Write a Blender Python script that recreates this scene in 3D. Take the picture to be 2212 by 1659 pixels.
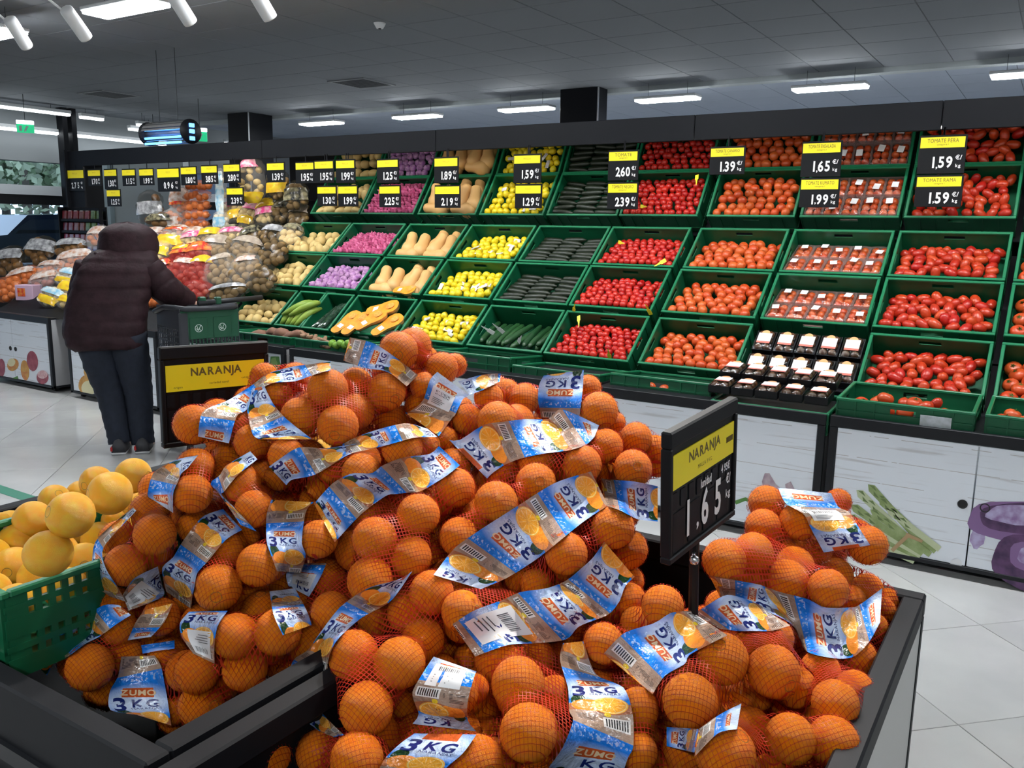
import bpy, bmesh, math, random
import numpy as np
from mathutils import Vector, Matrix
random.seed(7); rng = np.random.RandomState(11)
PI = math.pi
sc = bpy.context.scene
COL = sc.collection
for o_ in list(bpy.data.objects): bpy.data.objects.remove(o_)

# ---------------------------------------------------------------- camera
IMG_W, IMG_H, FOC = 2212.0, 1659.0, 1850.8
EYE = 1.56
PITCH, ROLL, YAW = math.radians(10.367), math.radians(0.904), math.radians(32.342)
_f = Vector((-math.sin(YAW), math.cos(YAW), 0)); _r = Vector((math.cos(YAW), math.sin(YAW), 0)); _u = Vector((0, 0, 1))
CF = _f*math.cos(PITCH) - _u*math.sin(PITCH)
_u2 = _u*math.cos(PITCH) + _f*math.sin(PITCH)
CR = _r*math.cos(ROLL) + _u2*math.sin(ROLL)
CU = -_r*math.sin(ROLL) + _u2*math.cos(ROLL)
cam_d = bpy.data.cameras.new('camera'); cam = bpy.data.objects.new('camera', cam_d); COL.objects.link(cam)
cam_d.sensor_width = 36.0; cam_d.lens = FOC/IMG_W*36.0; cam_d.clip_start = 0.05; cam_d.clip_end = 300
cam.matrix_world = Matrix(((CR.x, CU.x, -CF.x, 0), (CR.y, CU.y, -CF.y, 0), (CR.z, CU.z, -CF.z, EYE), (0, 0, 0, 1)))
sc.camera = cam

# ---------------------------------------------------------------- world, exposure
w_ = bpy.data.worlds.new('overcast'); sc.world = w_; w_.use_nodes = True
bg = w_.node_tree.nodes['Background']; bg.inputs[0].default_value = (0.62, 0.76, 1.0, 1); bg.inputs[1].default_value = 0.95
sc.view_settings.view_transform = 'Standard'; sc.view_settings.look = 'None'
sc.view_settings.exposure = 1.6; sc.view_settings.gamma = 1.0; sc.view_settings.use_curve_mapping = False
PANEL_STRENGTH = 24.0      # hanging LED panels
SPOT_POWER = 13.0          # each track spot (W)
sc.cycles.max_bounces = 7; sc.cycles.diffuse_bounces = 3; sc.cycles.glossy_bounces = 3
sc.cycles.transmission_bounces = 4; sc.cycles.transparent_max_bounces = 14
sc.cycles.sample_clamp_indirect = 4.0
sc.cycles.caustics_reflective = False; sc.cycles.caustics_refractive = False

# ---------------------------------------------------------------- pixel helpers: where a sight line of the photograph meets a plane
def ray(x, y):
    d = CF*FOC + CR*(x - IMG_W/2) + CU*(IMG_H/2 - y)
    return d
CP = Vector((0, 0, EYE))
def at_y(x, y, Y): d = ray(x, y); return CP + d*(Y/d.y)
def at_z(x, y, Z): d = ray(x, y); return CP + d*((Z-EYE)/d.z)
def at_x(x, y, X): d = ray(x, y); return CP + d*(X/d.x)
def at_d(x, y, D): d = ray(x, y); return CP + d*(D/FOC)          # D = distance along the viewing axis
def depth_of(p): return (Vector(p)-CP).dot(CF)

# ---------------------------------------------------------------- materials
MATS = {}
def _nt(name):
    m = bpy.data.materials.new(name); m.use_nodes = True
    nt = m.node_tree; b = nt.nodes['Principled BSDF']
    return m, nt, b
class N:
    """tiny node helper"""
    def __init__(s, nt): s.nt = nt
    def n(s, t, **kw):
        x = s.nt.nodes.new(t)
        for k, v in kw.items(): setattr(x, k, v)
        return x
    def l(s, a, b): s.nt.links.new(a, b)
    def val(s, a, sock):
        if isinstance(a, (int, float)): sock.default_value = a
        else: s.l(a, sock)
    def m(s, op, a, b=0.0, c=None, clamp=False):
        x = s.n('ShaderNodeMath', operation=op); x.use_clamp = clamp
        s.val(a, x.inputs[0]); s.val(b, x.inputs[1])
        if c is not None: s.val(c, x.inputs[2])
        return x.outputs[0]
    def mix(s, fac, a, b):
        x = s.n('ShaderNodeMix', data_type='RGBA'); s.val(fac, x.inputs[0])
        for v, so in ((a, x.inputs[6]), (b, x.inputs[7])):
            if isinstance(v, tuple): so.default_value = v if len(v) == 4 else v+(1,)
            else: s.l(v, so)
        return x.outputs[2]
    def noise(s, scale, detail=2.0, vec=None, rough=0.5):
        x = s.n('ShaderNodeTexNoise'); x.inputs['Scale'].default_value = scale; x.inputs['Detail'].default_value = detail
        x.inputs['Roughness'].default_value = rough
        if vec is not None: s.l(vec, x.inputs['Vector'])
        return x.outputs[0]
    def ramp(s, fac, stops):
        x = s.n('ShaderNodeValToRGB'); cr = x.color_ramp
        while len(cr.elements) < len(stops): cr.elements.new(0.5)
        for e, (p, c) in zip(cr.elements, stops): e.position = p; e.color = c if len(c) == 4 else tuple(c)+(1,)
        s.l(fac, x.inputs[0]); return x.outputs[0]
    def obj(s): return s.n('ShaderNodeTexCoord').outputs['Object']
    def uv(s): return s.n('ShaderNodeTexCoord').outputs['UV']
    def rnd(s): return s.n('ShaderNodeObjectInfo').outputs['Random']
    def bump(s, h, dist, strength=1.0):
        x = s.n('ShaderNodeBump'); x.inputs['Distance'].default_value = dist; x.inputs['Strength'].default_value = strength
        s.l(h, x.inputs['Height']); return x.outputs[0]
def mat(name, col, rough=0.5, metal=0.0, var=0.0, vscale=8.0, col2=None, bump=0.0, bscale=40.0, rnd=None, spec=0.5, emit=0.0, alpha=1.0, coat=0.0, trans=0.0):
    """plain procedural surface: colour, a noise-driven second colour, relief, per-object variation (rnd = second colour)"""
    if name in MATS: return MATS[name]
    m, nt, b = _nt(name); k = N(nt)
    b.inputs['Roughness'].default_value = rough; b.inputs['Metallic'].default_value = metal
    b.inputs['Specular IOR Level'].default_value = spec; b.inputs['Base Color'].default_value = tuple(col)+(1,)
    b.inputs['Alpha'].default_value = alpha; b.inputs['Coat Weight'].default_value = coat
    b.inputs['Transmission Weight'].default_value = trans
    c = None
    if rnd: c = k.mix(k.rnd(), tuple(col), tuple(rnd))
    if var or col2:
        c2 = col2 or tuple(max(0, x*(1-var)) for x in col)
        f = k.ramp(k.noise(vscale, 3.0, k.obj()), [(0.35, (0, 0, 0)), (0.65, (1, 1, 1))])
        c = k.mix(f, c if c is not None else tuple(col), tuple(c2))
    if c is not None: k.l(c, b.inputs['Base Color'])
    if bump: k.l(k.bump(k.noise(bscale, 2.0, k.obj()), bump), b.inputs['Normal'])
    if emit:
        b.inputs['Emission Color'].default_value = tuple(col)+(1,); b.inputs['Emission Strength'].default_value = emit
    MATS[name] = m; return m

# ---------------------------------------------------------------- mesh builder
class MB:
    def __init__(s): s.v = []; s.f = []; s.uv = []; s.mi = []; s.cur = 0
    def add(s, vs, fs, uvs=None):
        o = len(s.v); s.v += [tuple(p) for p in vs]
        for i, f in enumerate(fs):
            s.f.append(tuple(o+j for j in f)); s.mi.append(s.cur)
            s.uv.append(uvs[i] if uvs else None)
        return s
    def box(s, x0, y0, z0, x1, y1, z1, M=None):
        vs = [Vector((x, y, z)) for z in (z0, z1) for y in (y0, y1) for x in (x0, x1)]
        if M is not None: vs = [M @ p for p in vs]
        return s.add(vs, [(0, 2, 3, 1), (4, 5, 7, 6), (0, 1, 5, 4), (2, 6, 7, 3), (0, 4, 6, 2), (1, 3, 7, 5)])
    def bbox(s, x0, y0, z0, x1, y1, z1, b=0.004, M=None):
        """box with chamfered edges"""
        vs = []; idx = {}
        for sx in (0, 1):
            for sy in (0, 1):
                for sz in (0, 1):
                    X = (x0, x1)[sx]; Y = (y0, y1)[sy]; Z = (z0, z1)[sz]
                    dx = b if sx == 0 else -b; dy = b if sy == 0 else -b; dz = b if sz == 0 else -b
                    for ax, p in enumerate(((X, Y+dy, Z+dz), (X+dx, Y, Z+dz), (X+dx, Y+dy, Z))):
                        idx[(sx, sy, sz, ax)] = len(vs); vs.append(Vector(p))
        F = []
        for ax in range(3):
            for sd in (0, 1):
                q = []
                for a, c in ((0, 0), (1, 0), (1, 1), (0, 1)):
                    k = [0, 0, 0]; k[ax] = sd; k[(ax+1) % 3] = a; k[(ax+2) % 3] = c
                    q.append(idx[(k[0], k[1], k[2], ax)])
                F.append(tuple(q if sd else q[::-1]))
        for ax in range(3):
            o1, o2 = (ax+1) % 3, (ax+2) % 3
            for a in (0, 1):
                for c in (0, 1):
                    q = []
                    for e, axs in ((0, o1), (1, o1), (1, o2), (0, o2)):
                        k = [0, 0, 0]; k[ax] = e; k[o1] = a; k[o2] = c
                        q.append(idx[(k[0], k[1], k[2], axs)])
                    F.append(tuple(q))
        for sx in (0, 1):
            for sy in (0, 1):
                for sz in (0, 1): F.append(tuple(idx[(sx, sy, sz, a)] for a in range(3)))
        if M is not None: vs = [M @ p for p in vs]
        return s.add(vs, F)
    def tube(s, p0, p1, r, n=10, r1=None, cap=True):
        p0 = Vector(p0); p1 = Vector(p1); d = (p1-p0).normalized(); r1 = r if r1 is None else r1
        a = d.orthogonal().normalized(); b = d.cross(a)
        vs = []
        for p, rr in ((p0, r), (p1, r1)):
            for i in range(n):
                t = 2*PI*i/n; vs.append(p + (a*math.cos(t)+b*math.sin(t))*rr)
        fs = [(i, (i+1) % n, n+(i+1) % n, n+i) for i in range(n)]
        if cap: fs += [tuple(range(n))[::-1], tuple(range(n, 2*n))]
        return s.add(vs, fs)
    def path(s, pts, r, n=8, closed=False):
        P = [Vector(p) for p in pts]; vs = []; up = None
        rr = r if isinstance(r, (list, tuple)) else [r]*len(P)
        for i, p in enumerate(P):
            d = (P[min(i+1, len(P)-1)] - P[max(i-1, 0)]).normalized()
            if up is None: up = d.orthogonal().normalized()
            up = (up - d*up.dot(d)).normalized(); b = d.cross(up)
            for k in range(n):
                t = 2*PI*k/n; vs.append(p + (up*math.cos(t)+b*math.sin(t))*rr[i])
        fs = []
        for i in range(len(P)-1):
            for k in range(n): fs.append((i*n+k, i*n+(k+1) % n, (i+1)*n+(k+1) % n, (i+1)*n+k))
        fs += [tuple(range(n))[::-1], tuple(range((len(P)-1)*n, len(P)*n))]
        return s.add(vs, fs)
    def lathe(s, prof, n=16, M=None, wob=None):
        """prof: list of (r, z) from bottom to top; r 0 closes"""
        vs = []; rows = []
        for (r, z) in prof:
            if r < 1e-6: rows.append([len(vs)]); vs.append(Vector((0, 0, z)))
            else:
                row = []
                for i in range(n):
                    t = 2*PI*i/n; q = r*(1 + (wob(t, z) if wob else 0)); row.append(len(vs)); vs.append(Vector((q*math.cos(t), q*math.sin(t), z)))
                rows.append(row)
        fs = []
        for a, b in zip(rows[:-1], rows[1:]):
            for i in range(n):
                j = (i+1) % n
                if len(a) == 1 and len(b) == 1: continue
                if len(a) == 1: fs.append((a[0], b[j], b[i]))
                elif len(b) == 1: fs.append((a[i], a[j], b[0]))
                else: fs.append((a[i], a[j], b[j], b[i]))
        if M is not None: vs = [M @ p for p in vs]
        return s.add(vs, fs)
    def loft(s, rings, cap=True, closed=True):
        n = len(rings[0]); vs = [Vector(p) for r in rings for p in r]; fs = []
        m = n if closed else n-1
        for i in range(len(rings)-1):
            for k in range(m): fs.append((i*n+k, i*n+(k+1) % n, (i+1)*n+(k+1) % n, (i+1)*n+k))
        if cap and closed: fs += [tuple(range(n))[::-1], tuple(range((len(rings)-1)*n, len(rings)*n))]
        return s.add(vs, fs)
    def poly(s, pts, t, nrm):
        """flat outline with thickness t along nrm"""
        nrm = Vector(nrm); P = [Vector(p) for p in pts]; n = len(P)
        vs = P + [p + nrm*t for p in P]
        return s.add(vs, [tuple(range(n))[::-1], tuple(range(n, 2*n))] + [(i, (i+1) % n, n+(i+1) % n, n+i) for i in range(n)])
    def mesh(s, name, mats=None, smooth=False):
        me = bpy.data.meshes.new(name); me.from_pydata(s.v, [], s.f)
        for m in (mats or []): me.materials.append(m)
        if any(u is not None for u in s.uv):
            ul = me.uv_layers.new(name='UVMap'); d = []
            for f, u in zip(s.f, s.uv): d += [c for q in (u or [(0, 0)]*len(f)) for c in q]
            ul.data.foreach_set('uv', d)
        if len(mats or []) > 1: me.polygons.foreach_set('material_index', s.mi)
        if smooth: me.polygons.foreach_set('use_smooth', [True]*len(s.f))
        me.update(); return me
    def build(s, name, m, parent=None, smooth=False):
        me = s.mesh(name, m if isinstance(m, (list, tuple)) else [m], smooth)
        return link(name, me, parent)
def link(name, data, parent=None, M=None):
    o = bpy.data.objects.new(name, data); COL.objects.link(o)
    if parent is not None: o.parent = parent
    if M is not None: o.matrix_local = M
    return o
def tag(o, label=None, cat=None, group=None, kind=None):
    if label: o['label'] = label
    if cat: o['category'] = cat
    if group: o['group'] = group
    if kind: o['kind'] = kind
    return o
def thing(name, label, cat, loc=(0, 0, 0), group=None, M=None):
    o = bpy.data.objects.new(name, None); COL.objects.link(o); o.empty_display_size = 0.05
    if M is not None: o.matrix_world = M
    else: o.location = loc
    return tag(o, label, cat, group)
def struct(name, mb, m, parent=None, smooth=False):
    o = mb.build(name, m, parent, smooth)
    if parent is None: o['kind'] = 'structure'
    return o
def copy_tree(o, parent=None, M=None):
    c = o.copy(); COL.objects.link(c)
    if parent is not None: c.parent = parent
    if M is not None: c.matrix_local = M
    for ch in o.children: copy_tree(ch, c)
    return c
# glyphs are meshed once, while the scene is still empty
GLY = {}
def _glyphs():
    chars = 'ABCDEGIJKLMNOPRSTUVYZabcdegiklmnorstuv0123456789,.€/()-|'
    tmp = []
    for bold in (0, 1):
        for ch in chars:
            cu = bpy.data.curves.new('g', 'FONT'); cu.body = ch; cu.size = 1.0; cu.resolution_u = 3; cu.offset = .028*bold
            ob = bpy.data.objects.new('g', cu); COL.objects.link(ob); tmp.append((ch, bold, ob, cu))
    dg = bpy.context.evaluated_depsgraph_get()
    for ch, bold, ob, cu in tmp:
        me = bpy.data.meshes.new_from_object(ob.evaluated_get(dg))
        vs = np.array([v.co[:] for v in me.vertices]).reshape(-1, 3); fs = [tuple(p.vertices) for p in me.polygons]
        GLY[(ch, bold)] = (vs, fs, vs[:, 0].max()+.07 if len(vs) else .3); bpy.data.meshes.remove(me)
    for ch, bold, ob, cu in tmp: bpy.data.objects.remove(ob); bpy.data.curves.remove(cu)
_glyphs()
def text_mesh(body, size=1.0, sx=1.0, bold=0):
    """lettering as a flat mesh in the xy plane, centred on its own box"""
    x = 0.0; V = []; F = []; o = 0
    for ch in body:
        if ch == ' ': x += .30; continue
        vs, fs, adv = GLY[(ch, bold)]
        V.append(vs+np.array((x, 0, 0))); F += [tuple(i+o for i in f) for f in fs]; o += len(vs); x += adv
    V = np.concatenate(V)*size; c = (V.min(0)+V.max(0))/2; c[2] = 0
    V = V-c; V[:, 0] *= sx
    return V, F
def put_text(mb, body, size, M, **kw):
    vs, fs = text_mesh(body, size, **kw)
    mb.add([M @ Vector(p) for p in vs], fs); return mb
def frame_m(o, ex, ey, ez): return Matrix(((ex[0], ey[0], ez[0], o[0]), (ex[1], ey[1], ez[1], o[1]), (ex[2], ey[2], ez[2], o[2]), (0, 0, 0, 1)))
def rotm(rx=0, ry=0, rz=0): return Matrix.Rotation(rz, 4, 'Z') @ Matrix.Rotation(ry, 4, 'Y') @ Matrix.Rotation(rx, 4, 'X')
# ================================================================ the room
CEIL = 3.31
M_tile = mat('floor_tile', (0.56, 0.56, 0.545), rough=0.16, col2=(0.49, 0.49, 0.48), vscale=2.5, spec=0.45)
M_grout = mat('grout', (0.38, 0.38, 0.38), rough=0.7)
M_ceil = mat('ceiling_tile', (0.235, 0.25, 0.272), rough=0.85, bump=0.0006, bscale=220)
M_ceilgap = mat('ceiling_grid', (0.14, 0.148, 0.16), rough=0.7)
M_wallgrey = mat('grey_wall', (0.46, 0.50, 0.51), rough=0.75, var=0.06, vscale=3)
M_black = mat('black_panel', (0.0065, 0.0072, 0.0095), rough=0.55, spec=0.18)
M_darkgrey = mat('dark_grey_metal', (0.014, 0.015, 0.018), rough=0.45, spec=0.25)
M_white = mat('white_paint', (0.78, 0.79, 0.80), rough=0.35)
M_bluewall = mat('pale_blue_wall', (0.58, 0.66, 0.78), rough=0.7)
M_emit = mat('led_diffuser', (0.93, 0.97, 1.0), rough=0.4, emit=PANEL_STRENGTH)
M_strip = mat('led_strip', (0.90, 0.96, 1.0), rough=0.4, emit=2.0)
M_steel = mat('steel', (0.55, 0.56, 0.57), rough=0.3, metal=1.0)
M_rubber = mat('black_rubber', (0.012, 0.012, 0.013), rough=0.6)

fl = struct('floor', MB().box(-22, -6, -0.06, 5, 15, -0.008), M_grout)
P_ = 0.857*math.sqrt(0.5)                       # tiles laid at 45 degrees, 0.606 m
t_me = MB().bbox(-P_/2+0.0016, -P_/2+0.0016, -0.01, P_/2-0.0016, P_/2-0.0016, 0, 0.0012).mesh('tile', [M_tile])
cells = []
for i in range(-34, 34):
    for j in range(-34, 34):
        s_ = 2.80 + 0.857*(i+0.5); d_ = -3.04 + 0.857*(j+0.5)
        x, y = (s_+d_)/2, (s_-d_)/2
        if -21 < x < 4.4 and -5.4 < y < 14.4: cells.append((x, y))
def vis(x, y):
    v = Vector((x, y, 0))-CP; z = v.dot(CF)
    return z > 0.3 and abs(v.dot(CR)/z) < 0.66 and v.dot(CU)/z > -0.52
cells.sort(key=lambda c: (0 if vis(*c) else 1, c[0]**2+c[1]**2))
rest = MB()
for k, (x, y) in enumerate(cells):
    if k < 280:
        o = link('tile', t_me, fl, Matrix.Translation((x, y, 0)) @ Matrix.Rotation(PI/4, 4, 'Z'))
    else: rest.box(-P_/2+.0016, -P_/2+.0016, -.01, P_/2-.0016, P_/2-.0016, 0, Matrix.Translation((x, y, 0)) @ Matrix.Rotation(PI/4, 4, 'Z'))
o = rest.build('tile_field', M_tile, fl); o['kind'] = 'stuff'
tag(MB().box(-9.5, 2.44, 0.0, -4.1, 2.52, 0.0015).build('floor_tape', mat('green_tape', (0.02, 0.25, 0.15), rough=0.4)), 'green tape line stuck on the pale floor beside the loose oranges', 'tape')

ce = struct('ceiling', MB().box(-22, -6, CEIL+0.006, 5, 15, CEIL+0.1), M_ceilgap)
ct = MB().bbox(-0.335+.004, -0.335+.004, 0, 0.335-.004, 0.335-.004, 0.012, 0.003).mesh('tile', [M_ceil])
rest = MB()
nt_ = 0
for i in range(-31, 10):
    for j in range(-13, 21):
        x = -1.17 + 0.67*(i+0.5); y = 10.25 - 0.67*(j+0.5)+0.02
        if y > 10.3: continue
        if -13.6 < x < 0.9 and 3.5 < y < 10.3:
            link('tile', ct, ce, Matrix.Translation((x, y, CEIL))); nt_ += 1
        else: rest.box(x-.331, y-.331, CEIL, x+.331, y+.331, CEIL+.012)
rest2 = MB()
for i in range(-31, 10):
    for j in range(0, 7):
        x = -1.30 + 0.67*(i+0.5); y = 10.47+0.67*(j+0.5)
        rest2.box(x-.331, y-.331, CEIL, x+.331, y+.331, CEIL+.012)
o = rest2.build('tile_field', mat('ceiling_tile_far_lit', (0.42, 0.47, 0.56), rough=.85), ce); o['kind'] = 'stuff'  # lamp and window light on the far bay put into a paler, bluer colour
o = rest.build('tile_field', M_ceil, ce); o['kind'] = 'stuff'
struct('trim_1', MB().box(-22, 10.28, CEIL-0.05, 5, 10.45, CEIL+0.02), M_wallgrey)
struct('wall_back', MB().box(-22, 14.6, 0, 5, 14.8, CEIL+.1), M_bluewall)
struct('wall_right', MB().box(4.6, -6, 0, 4.8, 14.8, CEIL+.1), M_wallgrey)
struct('wall_front', MB().box(-22, -6, 0, 5, -5.8, CEIL+.1), M_wallgrey)
# left facade: grey wall over a ribbon of glass, dark beam, low glass
FX = -14.0
struct('wall_left', MB().box(FX-.2, -6, 2.47, FX, 14.7, CEIL+.1), mat('facade_grey', (.27, .29, .30), rough=.75))
struct('trim_2', MB().box(FX-.16, -6, 1.95, FX+.02, 14.7, 2.10), mat('white_sill', (0.85, 0.88, 0.92), rough=0.3))
struct('trim_3', MB().box(FX-.14, -6, 1.80, FX+.01, 14.7, 1.95), M_darkgrey)
struct('trim_4', MB().box(FX-.14, -6, 0.0, FX+.01, 14.7, 0.55), M_darkgrey)
m, nt, b = _nt('window_glass'); k = N(nt)
tr = k.n('ShaderNodeBsdfTransparent'); gl = k.n('ShaderNodeBsdfGlossy'); gl.inputs['Roughness'].default_value = 0.02
fr = k.n('ShaderNodeFresnel'); fr.inputs[0].default_value = 1.35
tr.inputs[0].default_value = (0.86, 0.93, 0.96, 1)
mx = k.n('ShaderNodeMixShader'); k.l(fr.outputs[0], mx.inputs[0]); k.l(tr.outputs[0], mx.inputs[1]); k.l(gl.outputs[0], mx.inputs[2])
k.l(mx.outputs[0], nt.nodes['Material Output'].inputs[0]); M_glass = m
for nm, z0, z1 in (('window_1', 2.10, 2.47), ('window_2', 0.55, 1.80)):
    w = struct(nm, MB().box(FX-.09, -6, z0, FX-.03, -5.95, z1).box(FX-.09, 14.6, z0, FX-.03, 14.7, z1), M_darkgrey)
    for q in range(7):
        y0 = -5.95+q*2.94
        MB().box(FX-.065, y0+.03, z0, FX-.055, y0+2.91, z1).build('pane', M_glass, w)
        if q: MB().box(FX-.09, y0-.03, z0, FX-.03, y0+.03, z1).build('mullion', M_darkgrey, w)
# dark post standing before the facade
struct('trim_5', MB().box(-13.72, 8.02, 0, -13.55, 8.10, CEIL), M_black)
struct('trim_6', MB().box(-13.72, 8.17, 0, -13.55, 8.25, CEIL), M_black)
# two black-clad pillars behind the display
def pillar(name, x0, x1, y0, y1):
    p = struct(name, MB().bbox(x0, y0, 0, x1, y1, CEIL-0.003, .004), M_black)
    MB().box(x1-.012, y0-.006, 0, x1+.004, y0+.01, CEIL-.004).build('corner_bead', M_steel, p)
pillar('trim_7', -5.68, -5.13, 10.02, 10.27); pillar('trim_8', -11.75, -11.25, 9.75, 10.25)
# grey service column seen under the fascia at the far left end
M_clad = mat('pale_grey_cladding', (0.40, 0.44, 0.45), rough=0.6)
xa, xb, xc, xd = (at_y(px, 430, 8.5).x for px in (184, 204, 246, 345))
struct('trim_9', MB().box(xb, 8.42, 0, xc, 8.8, 2.62), mat('pale_blue_cladding', (0.42, 0.52, 0.56), rough=0.6))
struct('trim_11', MB().box(xa, 8.5, 0, xd+.6, 8.6, 2.62), M_clad)

# ceiling air grilles
def grille(x, y, lab):
    g = thing('air_grille', lab, 'air vent', (x, y, CEIL))
    mb = MB()
    for a in ((-.3, -.3, .3, -.26), (-.3, .26, .3, .3), (-.3, -.26, -.26, .26), (.26, -.26, .3, .26)): mb.box(a[0], a[1], -.012, a[2], a[3], -.001)
    mb.build('frame', mat('vent_grey', (0.20, 0.21, 0.22), rough=.5), g)
    s = MB().box(-.255, -.01, -.010, .255, .012, -.003).mesh('slat', [mat('vent_slat', (0.07, 0.075, 0.08), rough=.6)])
    for q in range(12): link('slat', s, g, Matrix.Translation((0, -.235+q*.0427, 0)))
grille(-7.65, 8.45, 'dark square air grille in the ceiling nearer the middle pillar')
grille(-11.55, 7.55, 'dark square air grille in the ceiling towards the window side')
# round ceiling detectors
for x, y, lab in ((-5.3, 6.1, 'small round white smoke detector on the grey ceiling'),):
    s = thing('smoke_detector', lab, 'detector', (x, y, CEIL)); MB().lathe([(0, -.045), (.03, -.045), (.045, -.02), (.055, -.001), (0, -.001)], 16).build('body', M_white, s, True)
    MB().lathe([(0, -.052), (.012, -.052), (.014, -.044), (0, -.044)], 12).build('sensor', M_darkgrey, s, True)

# ---------------------------------------------------------------- hanging LED panels
lw = 0.79; ld = 0.24
pan = [MB().bbox(-lw/2, -ld/2, 0.0, lw/2, ld/2, 0.035, .008).mesh('housing', [M_white]),
       MB().bbox(-lw/2+.012, -ld/2+.012, -0.02, lw/2-.012, ld/2-.012, 0.001, .006).mesh('diffuser', [M_emit]),
       MB().tube((-.25, 0, .034), (-.25, 0, CEIL-3.11-.001), .002, 5).tube((.25, 0, .034), (.25, 0, CEIL-3.11-.001), .002, 5).mesh('hanger', [M_darkgrey])]
ordn = ['first', 'second', 'third', 'fourth', 'fifth', 'sixth', 'seventh', 'eighth', 'ninth']
def panel(x, y, lab, grp):
    t = thing('ceiling_light', lab, 'ceiling light', (x, y, 3.11), grp)
    for nm, me in zip(('housing', 'diffuser', 'hanger'), pan): link(nm, me, t)
for q, x in enumerate((-9.99, -8.09, -6.24, -4.24, -2.35, -0.42)):
    panel(x, 10.1, 'white hanging LED light panel behind the black fascia, %s from the left pillar' % ordn[q], 'lights behind the fascia')
panel(1.5, 10.1, 'white hanging LED light panel behind the fascia, past the right edge', 'lights behind the fascia')
panel(-6.05, 4.13, 'white hanging LED light panel beside the white spotlights, nearest the top edge', 'lights over the aisle')
panel(-7.95, 4.13, 'white hanging LED light panel cut by the left edge of the picture', 'lights over the aisle')
for x in (-4.15, -2.25, -0.35, 1.55): panel(x, 4.13, 'white hanging LED light panel over the aisle, above the picture', 'lights above the picture')
for y in (-1.7, ):
    for x in (-7.95, -6.05, -4.15, -2.25, -0.35, 1.55, 3.4): panel(x, y, 'white hanging LED light panel behind the viewer', 'lights behind the viewer')
# long strips along the window side
def strip(y0, y1, x, z, lab, w=.10):
    t = thing('linear_light', lab, 'ceiling light', (x, y0, z), 'long light strips at the window side')
    MB().bbox(-w/2, 0, 0, w/2, y1-y0, .05, .006).build('housing', M_white, t)
    MB().bbox(-w/2+.008, .01, -.035, w/2-.008, y1-y0-.01, .002, .006).build('diffuser', M_strip, t)
    MB().tube((0, .3, .05), (0, .3, CEIL-z-.001), .003, 5).tube((0, y1-y0-.3, .05), (0, y1-y0-.3, CEIL-z-.001), .003, 5).build('hanger', M_darkgrey, t)
strip(5.2, 8.06, -13.4, 3.20, 'long white light strip over the window, left of the dark post')
strip(8.22, 8.62, -13.4, 3.19, 'short white light strip just right of the dark post')
strip(8.95, 9.35, -13.0, 3.13, 'short white light strip left of the blue insect lamp')
strip(9.0, 10.4, -13.3, 3.08, 'white light strip running up to the blue insect lamp')
strip(5.0, 10.0, -13.75, 2.93, 'lower long white light strip passing behind the dark post', .14)
strip(11.2, 12.2, -13.6, 3.06, 'white light strip between the green exit sign and the black pillar')

# ---------------------------------------------------------------- track with spotlights
tk = thing('light_track', 'white ceiling track carrying the spotlights', 'light track', (0, 3.42, 3.06))
MB().box(-9.0, -.018, 0, 3.0, .018, .035).build('rail', M_white, tk)
mh = MB()
for x in (-8, -6.6, -5.2, -3.8, -2.4, -1, .4, 1.8): mh.tube((x, 0, .035), (x, 0, CEIL-3.06-.001), .004, 6)
mh.build('hanger', M_white, tk)
sp_body = MB().lathe([(0, -.13), (.030, -.128), (.044, -.118), (.047, -.10), (.047, .10), (.045, .115), (.040, .115), (.037, .09), (0, .088)], 20).mesh('head', [M_white], True)
sp_lens = MB().lathe([(0, .094), (.036, .092)], 20).mesh('lens', [mat('spot_lens', (1, .98, .95), rough=.3, emit=14)])
def spot(x, y, z, aim, lab, grp, pw=1.0):
    t = thing('spotlight', lab, 'spotlight', (x, y, z), grp)
    d = (Vector(aim)-Vector((x, y, z))).normalized()
    Mq = d.to_track_quat('Z', 'Y').to_matrix().to_4x4()
    link('head', sp_body, t, Mq); link('lens', sp_lens, t, Mq)
    MB().tube((0, 0, 0.02), (0, 3.42-y, 3.06-z), .008, 8).bbox(-.05, 3.42-y-.02, 3.02-z, .05, 3.42-y+.02, 3.06-z, .004).build('bracket', M_white, t)
    L = bpy.data.lights.new('spot_beam', 'SPOT'); L.energy = SPOT_POWER*pw; L.color = (1, .95, .88); L.spot_size = math.radians(62); L.spot_blend = .8; L.shadow_soft_size = .04
    lo = bpy.data.objects.new('spot_beam', L); COL.objects.link(lo); lo.parent = t
    lo.matrix_local = Mq @ Matrix.Translation((0, 0, .13)) @ Matrix.Rotation(PI, 4, 'X')
for q, (px, py, aim) in enumerate(((165, 52, (-6.6, 5.6, 1.2)), (390, 14, (-5.2, 5.5, 1.2)), (562, 2, (-4.3, 5.4, 1.2)), (40, 72, (-7.6, 5.4, 1.2)))):
    p = at_z(px, py, 2.90)
    spot(p.x, p.y, 2.90, aim, ['white cylinder spotlight left of the bright ceiling panel', 'white cylinder spotlight at the right end of the bright ceiling panel',
         'white cylinder spotlight cut by the top edge, farthest right', 'white cylinder spotlight at the far left, below the cut-off panel'][q], 'track spotlights')
for x in (-3.5, -2.6, -1.7, -.8, .1): spot(x, 3.60, 2.9, (x-.2, 5.3, 1.15), 'white cylinder spotlight above the picture', 'spotlights above the picture')
for x in (-1.9, -1.2, -0.5): spot(x, 2.6, 2.95, (x+.35, 1.15, .9), 'white cylinder spotlight turned to the orange bins', 'spotlights over the orange bins', 4.6)
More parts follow.
